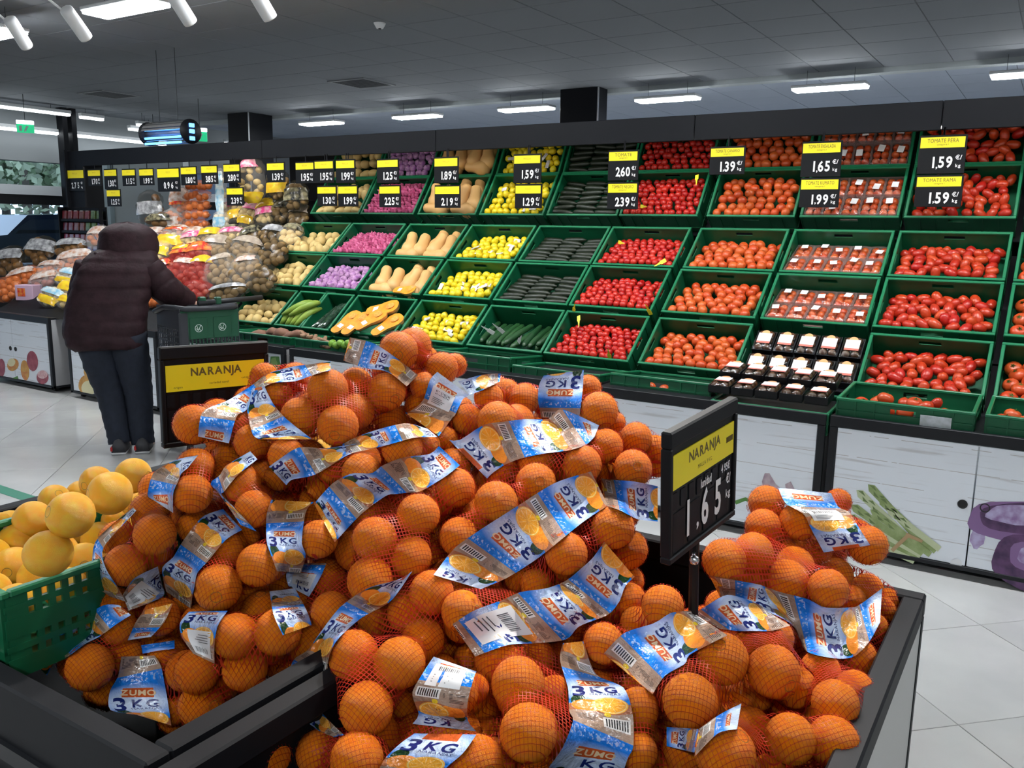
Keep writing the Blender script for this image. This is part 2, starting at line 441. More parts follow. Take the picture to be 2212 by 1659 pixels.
# ================================================================ the long produce display
ROWS = {1: (5.777, .094, 5.996, .402), 2: (5.382, -.243, 5.671, .005), 3: (5.053, -.509, 5.340, -.264), 4: (4.730, -.796, 5.024, -.551), 0: (6.012, .418, 6.19, .776)}
COLX = [(-5.889, -5.297), (-5.274, -4.678), (-4.633, -4.041), (-4.001, -3.4), (-3.375, -2.78), (-2.763, -2.165), (-2.101, -1.494), (-1.473, -.871), (-.85, -.239), (-.215, .385)]
ROWTXT = {0: 'in the topmost crate row', 1: 'in the second crate row', 2: 'in the third crate row', 3: 'in the fourth crate row', 4: 'in the fifth crate row'}
M_crate = mat('green_crate', (0.005, 0.115, 0.047), rough=0.42, var=0.2, vscale=6, spec=0.4)
M_crate_rim = mat('green_crate_rim', (0.010, 0.17, 0.072), rough=0.36, spec=0.45)
CH = 0.19
def wall_hole(mb, a0, a1, z0, z1, put, t, hole=None, slots=0):
    """upright wall panel from a0..a1, z0..z1, with a hand hole and a band of vent slots; put(a, t, z) -> point"""
    def bx(u0, u1, v0, v1, t0=0.0, t1=None):
        t1 = t if t1 is None else t1
        vs = [Vector(put(u, q, v)) for v in (v0, v1) for q in (t0, t1) for u in (u0, u1)]
        mb.add(vs, [(0, 2, 3, 1), (4, 5, 7, 6), (0, 1, 5, 4), (2, 6, 7, 3), (0, 4, 6, 2), (1, 3, 7, 5)])
    if hole:
        h0, h1, k0, k1 = hole
        bx(a0, a1, z0, k0); bx(a0, a1, k1, z1); bx(a0, h0, k0, k1); bx(h1, a1, k0, k1)
    else: bx(a0, a1, z0, z1)
    n = max(2, int(abs(a1-a0)/.075))
    for q in range(n+1):
        u = a0+(a1-a0)*q/n
        if hole and hole[0]-.01 < u < hole[1]+.01: continue
        bx(u-.003 if q else u, u+.003 if q < n else u, z0, z1, -.006, 0)
    bx(a0, a1, z0+.05, z0+.056, -.006, 0)
def crate_meshes(w, d, h, lattice=False):
    out = []
    t = .006
    for nm in ('front_wall', 'back_wall'):
        mb = MB(); s = 1 if nm == 'front_wall' else -1; y = 0 if s == 1 else d
        wall_hole(mb, .006, w-.006, -h, -.004, lambda a, q, z, y=y, s=s: (a, y+s*(q+.007), z), t, (w/2-.055, w/2+.055, -.052, -.028) if w > .4 else None)
        out.append((nm, mb.mesh(nm, [M_crate])))
    for s in (1, -1):
        mb = MB(); x = 0 if s == 1 else w
        wall_hole(mb, .006, d-.006, -h, -.004, lambda a, q, z, x=x, s=s: (x+s*(q+.007), a, z), t, (d/2-.05, d/2+.05, -.055, -.028) if w > .4 else None)
        if lattice:      # openwork wall: bars with real gaps between them
            mb = MB(); X0 = .004 if s == 1 else w-.010
            for a in np.arange(.01, d-.012, .026): mb.box(X0, a, -h, X0+.006, a+(.013 if int(a/.026) % 6 else .026), -.012)
            for z in np.arange(-h, -.02, .026): mb.box(X0-.001, .006, z, X0+.007, d-.006, z+(.012 if int(-z/.026) % 3 else .026))
        out.append(('side_wall', mb.mesh('side_wall', [M_crate])))
    mb = MB().box(.008, .008, -h, w-.008, d-.008, -h+.006)
    for q in range(1, 8): mb.box(.01, d*q/8-.003, -h-.006, w-.01, d*q/8+.003, -h)
    out.append(('base', mb.mesh('base', [M_crate])))
    mb = MB(); e = .017
    mb.bbox(0, 0, -.012, w, e, .002, .003); mb.bbox(0, d-e, -.012, w, d, .002, .003); mb.bbox(0, e, -.012, e, d-e, .002, .003); mb.bbox(w-e, e, -.012, w, d-e, .002, .003)
    out.append(('rim', mb.mesh('rim', [M_crate_rim])))
    return out
CR_BIG = crate_meshes(.598, .4, CH); CR_HALF = crate_meshes(.295, .4, .15); CR_LOW = crate_meshes(.598, .4, .11)
def place_crate(meshes, M, lab, grp='green crates of the produce display'):
    t = thing('produce_crate', lab, 'crate', group=grp, M=M)
    for nm, me in meshes: link(nm, me, t)
    return t
def row_m(r, x):
    yf, zf, yb, zb = ROWS[r]; a = math.atan2(zb-zf, yb-yf)
    return frame_m((x, yf, zf+EYE), (1, 0, 0), (0, math.cos(a), math.sin(a)), (0, -math.sin(a), math.cos(a)))

# ---- produce meshes -------------------------------------------------------
def ball(r, n=14, prof=None, m=None, name='fruit', flat=1.0, dimple=.0, seed=0, lump=0.0, smooth=True):
    pr = []
    K = 9
    for i in range(K+1):
        t = PI*i/K; rr = math.sin(t); z = -math.cos(t)*flat
        if dimple: z -= dimple*max(0, 1-rr*2.2)*(1 if z > 0 else -.5)
        pr.append((rr*r if 0 < i < K else 0, z*r))
    rs = random.Random(seed)
    ph = [rs.uniform(0, 6.28) for _ in range(4)]
    wob = (lambda t, z: lump*(math.sin(2*t+ph[0]+z*30)+.6*math.sin(3*t+ph[1]-z*20))) if lump else None
    return MB().lathe(pr, n, wob=wob).mesh(name, [m], smooth)
def fruit_mat(name, c1, c2, rough=.35, coat=.0, bump=.0, bscale=60, var=None):
    return mat(name, c1, rough=rough, rnd=c2, coat=coat, bump=bump, bscale=bscale, spec=.5)
M_tom = fruit_mat('tomato_orange_red', (0.52, 0.055, 0.010), (0.62, 0.12, 0.022), .3)
M_tomr = fruit_mat('tomato_red', (0.40, 0.006, 0.007), (0.54, 0.022, 0.010), .28)
M_tomp = fruit_mat('tomato_pear_red', (0.42, 0.012, 0.008), (0.52, 0.055, 0.012), .28)
M_tombig = fruit_mat('tomato_beef', (0.52, 0.045, 0.010), (0.58, 0.09, 0.018), .3)
M_kum = fruit_mat('tomato_dark', (0.055, 0.030, 0.012), (0.10, 0.035, 0.014), .25)
M_pot = fruit_mat('potato_skin', (0.72, 0.53, 0.21), (0.64, 0.45, 0.17), .6, bump=.0008, bscale=50)
M_potb = fruit_mat('potato_brown', (0.30, 0.175, 0.055), (0.20, 0.115, 0.036), .6)
M_gar = mat('garlic_skin', (0.56, 0.33, 0.52), rough=.5, col2=(0.30, 0.10, 0.34), vscale=26)
M_sha = mat('shallot_skin', (0.62, 0.13, 0.28), rough=.35, rnd=(0.44, 0.06, 0.16))
M_but = mat('butternut_skin', (0.68, 0.40, 0.145), rough=.5, rnd=(0.60, 0.34, 0.12))
M_pflesh = mat('pumpkin_flesh', (0.92, 0.36, 0.03), rough=.35, col2=(0.82, 0.26, 0.02), vscale=30)
M_lem = mat('lemon_peel', (0.78, 0.55, 0.006), rough=.38, rnd=(0.76, 0.62, 0.015), bump=.0008, bscale=140)
M_zuc = mat('zucchini_skin', (0.006, 0.011, 0.005), rough=.42, col2=(0.012, 0.019, 0.008), vscale=60)
M_cuc = mat('cucumber_skin', (0.012, 0.055, 0.018), rough=.35, rnd=(0.02, 0.08, 0.022), bump=.001, bscale=90)
M_plan = mat('plantain_skin', (0.34, 0.46, 0.075), rough=.45, col2=(0.22, 0.36, 0.05), vscale=12)
M_calyx = mat('tomato_calyx', (0.06, 0.16, 0.02), rough=.6)
M_sweet = mat('sweet_potato_skin', (0.30, 0.145, 0.085), rough=.7, col2=(0.20, 0.09, 0.06), vscale=14, bump=.002, bscale=30)
def calyx_mesh():
    mb = MB()
    for q in range(5):
        a = q*2*PI/5; c, s = math.cos(a), math.sin(a)
        mb.add([(0, 0, 0.003), (.006*c-.003*s, .006*s+.003*c, .002), (.016*c, .016*s, .001), (.006*c+.003*s, .006*s-.003*c, .002)], [(0, 3, 2, 1), (0, 1, 2, 3)])
    mb.tube((0, 0, 0), (.002, .001, .010), .0018, 5)
    return mb.mesh('calyx', [M_calyx])
ME_cal = calyx_mesh()
def prof_mesh(prof, m, name, n=14, bend=0.0, wob=None):
    mb = MB().lathe(prof, n, wob=wob)
    if bend: mb.v = [(x+bend*z*z, y, z) for x, y, z in mb.v]
    return mb.mesh(name, [m], True)
ME = dict(
 tom=[ball(.0345, m=M_tom, name='tomato', flat=.9, dimple=.1, seed=i) for i in range(2)],
 tomr=[ball(.0255, m=M_tomr, name='tomato', flat=.97, dimple=.06, n=12)],
 tomp=[prof_mesh([(0, -.042), (.012, -.040), (.022, -.030), (.0275, -.010), (.027, .012), (.021, .030), (.010, .040), (0, .041)], M_tomp, 'tomato', 12),
       prof_mesh([(0, -.038), (.014, -.036), (.024, -.024), (.0275, -.004), (.025, .018), (.016, .033), (0, .038)], M_tomp, 'tomato', 12)],
 beef=[ball(.043, m=M_tombig, name='tomato', flat=.78, dimple=.16, n=16)],
 kum=[ball(.027, m=M_kum, name='tomato', flat=.95, n=12)],
 pot=[prof_mesh([(0, -.044), (.014, -.042), (.026, -.030), (.031, -.008), (.030, .016), (.024, .034), (.010, .043), (0, .044)], M_pot, 'potato', 12, b_, lambda t, z: .06*math.sin(2*t+z*40)) for b_ in (.8, -1.2)]
     + [prof_mesh([(0, -.036), (.016, -.034), (.029, -.02), (.032, .004), (.027, .024), (.012, .035), (0, .036)], M_pot, 'potato', 12)],
 gar=[prof_mesh([(0, -.022), (.014, -.021), (.027, -.012), (.030, 0), (.025, .013), (.012, .021), (.0045, .027), (.003, .032), (0, .033)], M_gar, 'garlic_bulb', 20, 0, lambda t, z: .07*math.cos(8*t))],
 sha=[prof_mesh([(0, -.021), (.008, -.020), (.017, -.012), (.0195, 0), (.016, .012), (.007, .021), (.002, .030), (0, .031)], M_sha, 'shallot', 10)],
 but=[prof_mesh([(0, -.085), (.022, -.083), (.046, -.068), (.056, -.040), (.052, -.010), (.040, .020), (.036, .055), (.037, .085), (.030, .105), (.014, .112), (0, .113)], M_but, 'butternut_squash', 18)],
 lem=[prof_mesh([(0, -.034), (.005, -.033), (.013, -.028), (.023, -.018), (.0285, -.001), (.025, .016), (.014, .027), (.006, .031), (.003, .035), (0, .036)], M_lem, 'lemon', 14)],
 zuc=[prof_mesh([(0, -.088), (.013, -.086), (.021, -.074), (.0235, -.03), (.023, .03), (.019, .072), (.010, .084), (.008, .098), (0, .099)], M_zuc, 'zucchini', 10)],
 cuc=[prof_mesh([(0, -.15), (.010, -.148), (.019, -.13), (.022, -.05), (.022, .05), (.019, .12), (.009, .148), (0, .15)], M_cuc, 'cucumber', 10, .35)])
SIZE = dict(tom=.067, tomr=.0505, tomp=.066, beef=.084, kum=.053, pot=.073, gar=.061, sha=.0385, but=.108, lem=.063, zuc=.046, cuc=.045)
NAMES = dict(tom='round_tomato', tomr='vine_tomato', tomp='pear_tomato', beef='beef_tomato', kum='dark_tomato', pot='potato', gar='garlic_bulb', sha='shallot', but='butternut_squash', lem='lemon', zuc='zucchini', cuc='cucumber')
DESC = dict(tom='round orange-red tomato', tomr='small deep red tomato', tomp='oval pear tomato', beef='ribbed beef tomato with green stalk', kum='small dark brown-green tomato',
            pot='pale yellow potato', gar='purple-striped garlic bulb', sha='pink shallot bulb', but='tan butternut squash', lem='bright yellow lemon', zuc='dark green zucchini', cuc='long green cucumber')
def put_item(kind, p, R, lab, grp, sc_=1.0):
    me = random.choice(ME[kind]); M = Matrix.Translation(p) @ R @ Matrix.Scale(sc_, 4)
    if kind == 'beef':
        t = thing(NAMES[kind], lab, 'vegetable', group=grp, M=M); link('body', me, t); link('calyx', ME_cal, t, Matrix.Translation((0, 0, .029)))
        return t
    o = link(NAMES[kind], me, None, M); tag(o, lab, 'fruit' if kind == 'lem' else 'vegetable', grp)
    return o
LINE = ['front', 'second', 'third', 'fourth', 'fifth', 'sixth', 'seventh', 'eighth', 'ninth', 'tenth', 'eleventh', 'twelfth', 'thirteenth', 'fourteenth', 'fifteenth', 'sixteenth', 'seventeenth', 'eighteenth']
def rand_rot(): return rotm(random.uniform(0, 6.28), random.uniform(0, 6.28), random.uniform(0, 6.28))
def fill(kind, Mc, w, zf, zb, lab, grp, y0=.02, y1=.385, x0=.02, orient=None, jit=.25, sp=None, sc_=1.0, zmin=-.5):
    s = (sp or SIZE[kind])*sc_; r = SIZE[kind]/2*sc_
    rows_ = max(1, int((y1-y0-2*r*.8)/(s*.866))+1); n = 0
    for j in range(rows_):
        y = y0+r*.9+j*(y1-y0-1.8*r)/max(1, rows_-1)
        nx = max(1, int((w-2*x0-2*r)/s)+1); off = (s/2 if j % 2 else 0)+random.uniform(-.22, .22)*s
        for i in range(nx):
            x = x0+r+off+i*s
            if x > w-x0-r*.7: continue
            x += random.uniform(-.2, .2)*s; yy = y+random.uniform(-.18, .18)*s
            z = zf+(zb-zf)*(yy-y0)/(y1-y0) - r + random.uniform(-jit, jit)*r + .018*math.sin(PI*x/w)*(1 if zb < -.08 else .3)
            if x0 > 0: x = min(max(x, .02+r), w-.02-r)
            yy = min(max(yy, .02+r), .38-r)
            R = orient(i, j) if orient else rand_rot()
            put_item(kind, Mc @ Vector((x, yy, max(z, zmin))), Mc.to_3x3().to_4x4() @ R, '%s, %s line, %s from left' % (lab, LINE[j], LINE[i].replace('front', 'first')), grp, sc_*random.uniform(.93, 1.05)); n += 1
    return n
# ---- crates and what lies in them ----------------------------------------
KIND = {0: 'pot', 2: 'but', 3: 'lem', 4: 'zuc', 5: 'tomr', 6: 'tom', 8: 'tomp', 9: 'beef'}
CONT = {0: 'potatoes', 1: 'garlic', 2: 'butternut squash', 3: 'lemons', 4: 'zucchini', 5: 'small red tomatoes', 6: 'orange-red tomatoes', 7: 'packed tomatoes', 8: 'pear tomatoes', 9: 'beef tomatoes'}
zuc_or = lambda i, j: rotm(0, PI/2, random.uniform(-.12, .12))
FILLZ = {0: (.0, -.02), 1: (.005, -.06), 2: (.008, -.10), 3: (.008, -.10), 4: (.0, -.105)}
M_label_w = mat('white_label', (0.82, 0.81, 0.80), rough=.45); M_label_g = mat('grey_net_label', (0.50, 0.46, 0.44), rough=.25, col2=(0.72, 0.70, 0.68), vscale=25)
M_tag_y = mat('yellow_tag', (0.85, 0.68, 0.03), rough=.4)
# clear packs of tomatoes
m, nt, b = _nt('clear_film'); k = N(nt)
tr = k.n('ShaderNodeBsdfTransparent'); gl = k.n('ShaderNodeBsdfGlossy'); gl.inputs['Roughness'].default_value = .12
lwn = k.n('ShaderNodeLayerWeight'); lwn.inputs[0].default_value = .25
fz = k.m('ADD', k.m('MULTIPLY', lwn.outputs['Facing'], .26), .05)
mx = k.n('ShaderNodeMixShader'); k.l(fz, mx.inputs[0]); k.l(tr.outputs[0], mx.inputs[1]); k.l(gl.outputs[0], mx.inputs[2])
k.l(k.bump(k.noise(45, 2, k.obj()), .006), gl.inputs['Normal'])
k.l(mx.outputs[0], nt.nodes['Material Output'].inputs[0]); M_film = m
def pack_meshes(w, d, h, tray_m):
    tray = MB().bbox(0, 0, 0, w, d, .006, .002)
    for a in ((0, 0, w, .004), (0, d-.004, w, d), (0, .004, .004, d-.004), (w-.004, .004, w, d-.004)): tray.box(a[0], a[1], .006, a[2], a[3], h*.75)
    film = MB(); nx, ny = 8, 10; vs = []
    for j in range(ny+1):
        for i in range(nx+1):
            u, v = i/nx, j/ny; e = min(u, 1-u, v, 1-v)*6
            vs.append((u*w, v*d, h*(.74+.26*min(1, e)**.6)+.003*math.sin(i*2.3+j*1.7)))
    film.add(vs, [(j*(nx+1)+i, j*(nx+1)+i+1, (j+1)*(nx+1)+i+1, (j+1)*(nx+1)+i) for j in range(ny) for i in range(nx)])
    return tray.mesh('tray', [tray_m]), film.mesh('film', [M_film], True)
M_traytr = mat('clear_tray', (0.62, 0.45, 0.42), rough=.2, alpha=.3); M_traybk = mat('black_tray', (0.007, 0.0075, 0.009), rough=.35, spec=.3)
PK_TR = pack_meshes(.108, .165, .072, M_traytr); PK_BK = pack_meshes(.112, .15, .055, M_traybk)
M_label_r = mat('label_red_band', (0.62, 0.16, 0.12), rough=.45)
def pack(M, tr_, kind, lab, grp, big_label=False):
    t = thing('tomato_pack', lab, 'food pack', group=grp, M=M)
    link('tray', tr_[0], t); link('film', tr_[1], t)
    me = ME[kind][0]; s = .84 if kind == 'tom' else .95
    for i in range(2):
        for j in range(3 if kind == 'tom' else 3):
            link('tomato', me, t, Matrix.Translation((.030+i*.048, .030+j*.050, .034)) @ rand_rot() @ Matrix.Scale(s*.9, 4))
    z = .0755 if kind == 'tom' else .0585
    if big_label:
        l = MB().box(.018, .055, z, .094, .118, z+.001).build('label', M_label_w, t)
        MB().box(.018, .040, z, .094, .055, z+.001).build('colour_band', M_label_r, l)
        l2 = MB().lathe([(0, z), (.024, z), (.024, z+.0009), (0, z+.0009)], 14, Matrix.Translation((.056, .118, 0))).build('colour_band', mat('label_orange', (0.85, 0.38, 0.16), rough=.5), l)
    else:
        x = random.uniform(.02, .055); y = random.uniform(.02, .09); a = random.uniform(-.25, .25)
        MB().box(0, 0, 0, .040, .048, .001, Matrix.Translation((x, y, z)) @ Matrix.Rotation(a, 4, 'Z')).build('label', M_label_w, t)
    return t

for c in range(10):
    for r in (0, 1, 2, 3, 4):
        if (c, r) in ((7, 4), (1, 4)): continue
        x0, x1 = COLX[c]; Mc = row_m(r, x0)
        cont = CONT[c]
        if c == 1 and r in (1, 2): cont = 'pink shallots'
        if c == 4 and r == 4: cont = 'cucumbers'
        if c == 2 and r == 4: cont = 'cut squash halves'
        place_crate(CR_BIG, Mc, 'green plastic crate of %s, %s' % (cont, ROWTXT[r]))
        zf, zb = FILLZ[r]; w = .598
        g = '%s in one crate, %s' % (cont, ROWTXT[r])
        L = lambda kd: '%s %s' % (DESC[kd], ROWTXT[r])
        if r == 0 and c != 4: y1 = .31
        else: y1 = .385
        if c in (0, 3, 5, 6, 8, 9) or (c == 1):
            kd = KIND.get(c) or ('sha' if r in (1, 2) else 'gar')
            fill(kd, Mc, w, zf, zb, L(kd), g, y1=y1, jit=.30 if kd in ('sha', 'tomp', 'pot') else .25,
                 orient=(lambda i, j: rotm(random.uniform(-.5, .2), random.uniform(-.4, .4), random.uniform(0, 6))) if kd in ('gar', 'beef', 'sha') else None, sc_={'pot': 1.22, 'gar': 1.08}.get(kd, 1.0))
        elif c == 4 and r < 4:
            for j in range(7):
                for i in range(3):
                    y = .045+j*.050; z = zf+(zb*.85-zf)*(y-.02)/.365-.024+random.uniform(-.006, .006)
                    put_item('zuc', Mc @ Vector((.118+i*.181+random.uniform(-.008, .008), y, z)), Mc.to_3x3().to_4x4() @ rotm(0, PI/2, random.uniform(-.13, .13)), L('zuc')+', %s line, %s from left' % (LINE[j], LINE[i].replace('front', 'first')), g, .97)
        elif c == 4:
            for i in range(11):
                put_item('cuc', Mc @ Vector((.055+i*.049, .20+random.uniform(-.02, .02), -.075+random.uniform(-.02, .02))), Mc.to_3x3().to_4x4() @ rotm(PI/2-.32, 0, random.uniform(-.35, .1)), L('cuc')+', %s from left' % LINE[i].replace('front', 'first'), g)
        elif c == 2 and r < 4:
            nb = 0
            for (x, y, z, a, b_) in ((.10, .19, -.06, .3, 0), (.24, .16, -.05, .15, 0), (.38, .18, -.06, -.1, 0), (.51, .16, -.06, .2, 0), (.31, .28, -.11, -.1, 0), (.47, .28, -.12, .2, 0), (.17, .075, -.055, 1.5, 1), (.45, .07, -.06, 1.45, 1)):
                if r < 2: z += .03 if r == 1 else .06
                put_item('but', Mc @ Vector((x, y, z)), Mc.to_3x3().to_4x4() @ rotm(-PI/2*(.92 if not b_ else 1), 0, a), L('but')+', '+('first standing', 'second standing', 'third standing', 'fourth standing', 'left rear one', 'right rear one', 'left lying one', 'right lying one')[nb], g, 1.22); nb += 1
        if c == 3:
            for q in range(7 if r else 3):
                x = random.uniform(.08, .50); y = random.uniform(.05, .30 if r else .22); z = zf+(zb-zf)*(y-.02)/.365+.004
                sx, sy = random.choice(((.085, .026), (.055, .03), (.028, .07)))
                o = MB().bbox(-sx/2, -sy/2, 0, sx/2, sy/2, .004, .0015, Mc @ Matrix.Translation((x, y, z)) @ rotm(random.uniform(-.3, .3), random.uniform(-.3, .3), random.uniform(-.5, .5))).build('net_label', M_label_g)
                tag(o, 'grey printed label strip of a lemon net %s' % ROWTXT[r], 'label', 'lemon net labels, '+ROWTXT[r])
        if c == 7:
            q = 0
            for j in range(2):
                for i in range(5):
                    if r == 0 and j == 1: hh = -.03
                    y = .02+j*.175; z = (zf+(zb-zf)*(y)/.365)-.062
                    ang = math.atan2((zb-zf), .365)
                    Mp = Mc @ Matrix.Translation((.02+i*.112, y, z)) @ Matrix.Rotation(ang, 4, 'X')
                    pack(Mp, PK_TR, 'tom', 'clear tomato pack %s, %s line, %s from the left' % (ROWTXT[r], ('front', 'back')[j], ordn[i]), 'tomato packs, '+ROWTXT[r]); q += 1
# half crates with plantains and wrapped cucumbers
Mh1 = row_m(4, -5.262); Mh2 = row_m(4, -4.960)
place_crate(CR_HALF, Mh1, 'narrow green crate of plantains beside the wrapped cucumbers'); place_crate(CR_HALF, Mh2, 'narrow green crate of wrapped cucumbers beside the plantains')
for q, (x0_, dx, ln) in enumerate(((.05, -.05, .26), (.11, -.02, .27), (.16, .01, .27), (.21, .03, .25), (.06, .10, .22), (.14, .09, .22))):
    pts = []; rad = []
    for i in range(9):
        u = i/8; top = q > 3
        x = x0_+dx*u*1.2+.06*math.sin(u*PI)*(.7 if not top else 1.3)+(.05*u); y = .03+ln*u*(1.0 if not top else .9)+(.06 if top else 0); z = -.02-.04*u+.05*math.sin(u*PI)+(.05 if top else 0)
        pts.append(Mh1 @ Vector((x, y, z))); rad.append(.005+.024*math.sin(PI*min(1, max(0, .06+.9*u)))**.55)
    o = MB().path(pts, rad, 7).build('plantain', M_plan, None, True)
    tag(o, 'green plantain lying in the narrow crate beside the wrapped cucumbers', 'fruit', 'plantains')
M_wrap = mat('wrapped_cucumber', (0.012, 0.04, 0.02), rough=.12, coat=.6, col2=(0.04, 0.07, 0.05), vscale=40)
for q in range(5):
    x = .05+q*.048; pts = [Mh2 @ Vector((x+.04*math.sin(u*1.5+q), .03+.33*u, -.05-.05*u+.01*q % 3)) for u in (0, .08, .3, .6, .9, 1)]
    o = MB().path(pts, [.006, .018, .021, .021, .018, .005], 9).build('cucumber', M_wrap, None, True)
    tag(o, 'film-wrapped dark cucumber in the narrow crate beside the plantains', 'vegetable', 'wrapped cucumbers')
# cut squash halves (fifth row) and one slice in the fourth row
def half_squash(M, lab, s=1.0):
    t = thing('squash_half', lab, 'vegetable', group='cut squash halves', M=M @ Matrix.Scale(s, 4))
    prof = [(0, -.10), (.030, -.096), (.052, -.078), (.060, -.045), (.053, -.012), (.041, .02), (.038, .06), (.036, .09), (.020, .105), (0, .107)]
    rings = [[Vector((r_*math.cos(a), r_*math.sin(a)*.85, z)) for a in [PI+PI*i/8 for i in range(9)]] for r_, z in prof]
    mb = MB().loft(rings, closed=False); mb.build('skin', M_but, t, True)
    out = [(r_*.995, 0, z) for r_, z in prof]+[(-r_*.995, 0, z) for r_, z in prof[::-1][1:-1]]
    MB().add(out, [tuple(range(len(out)))[::-1]]).build('cut_face', M_pflesh, t)
    MB().lathe([(0, 0), (.022, .001), (.026, .004), (0, .004)], 14, Matrix.Translation((0, .0005, -.05)) @ rotm(-PI/2)).build('seed_hollow', mat('seed_hollow', (0.70, 0.20, 0.015), rough=.5, col2=(.85, .42, .08), vscale=90), t)
    MB().box(-.02, .0006, .03, .02, .0016, .06).build('label', M_label_w, t)
Mc = row_m(4, COLX[2][0])
for q, (x, y, z, a, b_) in enumerate(((.10, .10, .03, -.35, .1), (.21, .09, .035, -.3, .1), (.35, .12, .06, -.55, .1), (.50, .11, .03, -.5, .1), (.36, .26, .04, -1.2, .3), (.26, .20, .0, -.9, 0))):
    half_squash(Mc @ Matrix.Translation((x, y, z-.015)) @ rotm(PI/2*.95, 0, 0) @ Matrix.Rotation(a, 4, 'Y'), 'film-wrapped orange squash half showing its cut face, %s from the left' % ordn[q], 1.3)
Mc = row_m(3, COLX[2][0])
half_squash(Mc @ Matrix.Translation((.44, .035, .01)) @ rotm(PI/2*.9, 0, 0) @ Matrix.Rotation(-1.5, 4, 'Y'), 'single orange squash half lying before whole squash in the fourth crate row', .95)
# plastic tags
def tagp(px, py, Y, ang, lab, m=M_tag_y, s=1.0):
    p = at_y(px, py, Y); M = Matrix.Translation(p) @ rotm(.6, ang, 0)
    o = thing('plastic_tag', lab, 'tag', group='plastic tags on the vegetables', M=M @ Matrix.Scale(s, 4))
    MB().bbox(-.013, -.001, -.03, .013, .001, .012, .0008).build('plate', m, o)
    MB().add([(-.008, 0, .012), (.008, 0, .012), (.002, 0, .06), (-.002, 0, .06)], [(0, 1, 2, 3)]).build('strap', m, o)
for px, py, Y, a, lab in ((1505, 385, 5.90, 2.9, 'yellow plastic tag hanging beside red tomatoes right of the 260 sign'), (1388, 446, 5.80, 1.6, 'yellow plastic tag at the right edge of the lower 239 sign'),
        (1340, 524, 5.58, 1.7, 'yellow plastic tag on red tomatoes in the third crate row, back left'), (1430, 566, 5.40, -2.2, 'yellow plastic tag on red tomatoes in the third crate row, front right'),
        (1240, 668, 5.02, .5, 'larger yellow plastic tag over the left rim above the fifth row of red tomatoes'), (1250, 690, 4.98, 2.7, 'smaller yellow plastic tag hanging below the left rim of red tomatoes'),
        (1402, 672, 5.04, -.3, 'yellow plastic tag over the right rim of the fourth row of red tomatoes'), (1316, 768, 4.74, .1, 'yellow plastic tag at the front of the fifth row of red tomatoes')):
    tagp(px, py, Y, a, lab)
for px, py, Y, a, lab in ((1080, 712, 4.80, -.7, 'white plastic tag on cucumbers, the larger left one'), (1058, 715, 4.80, -.9, 'small white plastic tag at the left of the cucumbers'), (1122, 735, 4.74, .8, 'white plastic tag hanging at the front of the cucumbers')):
    tagp(px, py, Y, a, lab, M_label_w, 1.15)
# black trays on the counter under the clear packs
Mr4 = row_m(4, COLX[7][0])
for j in range(2):
    for i in range(5):
        pack(Mr4 @ Matrix.Translation((.01+i*.121, .02+j*.185, -.05)), PK_BK, 'kum', 'black tray propped upright below the clear packs, %s line, %s from the left' % (('lower', 'upper')[j], ordn[i]), 'black trays propped upright', True)
for j in range(2):
    for i in range(5):
        Mq = Matrix.Translation((COLX[7][0]-.02+i*.123, 4.28+j*.165, EYE-.835+j*.05)) @ rotm(.10+.1*j, 0, random.uniform(-.05, .05))
        pack(Mq, PK_BK, 'kum', 'black tray lying flat above the cabinet, %s line, %s from the left' % (('front', 'back')[j], ordn[i]), 'black trays lying flat', True)
# low front crates
def low(c, lab, dz=0.0, y=4.27, rx=.06):
    x = COLX[c][0]; Mq = Matrix.Translation((x, y, EYE-.785+dz)) @ rotm(rx); place_crate(CR_LOW, Mq, lab, 'low green crates above the cabinets'); return Mq
Mq = low(8, 'low green crate of loose tomatoes with a white paper label, front row above the cabinet'); 
for (x, y, z, kd) in ((.10, .10, -.03, 'beef'), (.20, .14, .0, 'beef'), (.22, .06, -.04, 'beef'), (.30, .07, -.04, 'beef'), (.38, .10, -.01, 'beef'), (.33, .14, -.01, 'beef'), (.42, .13, .0, 'tomp'), (.47, .07, -.03, 'beef'), (.52, .08, -.04, 'beef'), (.15, .22, -.04, 'beef'), (.28, .24, -.04, 'beef')):
    put_item(kd, Mq @ Vector((x, y, z-.012)), rotm(random.uniform(-.6, .6), random.uniform(-.6, .6), random.uniform(0, 6)), '%s in the low paper-labelled crate, about %d cm from its left end' % (DESC[kd], round(x*100)), 'tomatoes in the low front crate', .92)
o = MB().box(.375, -.003, -.085, .505, -.001, -.035, Mq).build('paper_label', mat('worn_paper', (0.62, 0.66, 0.70), rough=.7, col2=(.45, .5, .5), vscale=30)); tag(o, 'torn white paper label stuck on the front of the low green crate', 'label')
Mq = low(9, 'low green crate of tomatoes at the right edge, front row')
for (x, y, z) in ((.07, .08, -.03), (.16, .09, -.03), (.10, .2, -.03), (.26, .1, -.03)): put_item('beef', Mq @ Vector((x, y, z-.01)), rotm(.3, .2, 1), 'large ribbed beef tomato in the low front crate at the right edge', 'tomatoes in the low right crate', .92)
Mq = low(7, 'low green crate under the black trays lying flat', -.085, 4.26); Mq = low(6, 'low green crate with a few round tomatoes, left of the black trays', -.02, 4.36, -.10)
for i in range(7): put_item('tom', Mq @ Vector((.08+i*.072, .07+.02*(i % 2), -.055-.004*i)), rand_rot(), 'round orange-red tomato in the low front crate left of the black trays', 'tomatoes in the low crate left of the trays', .9)
Mq = low(5, 'low green crate of small dark tomatoes', -.04, 4.36, -.08)
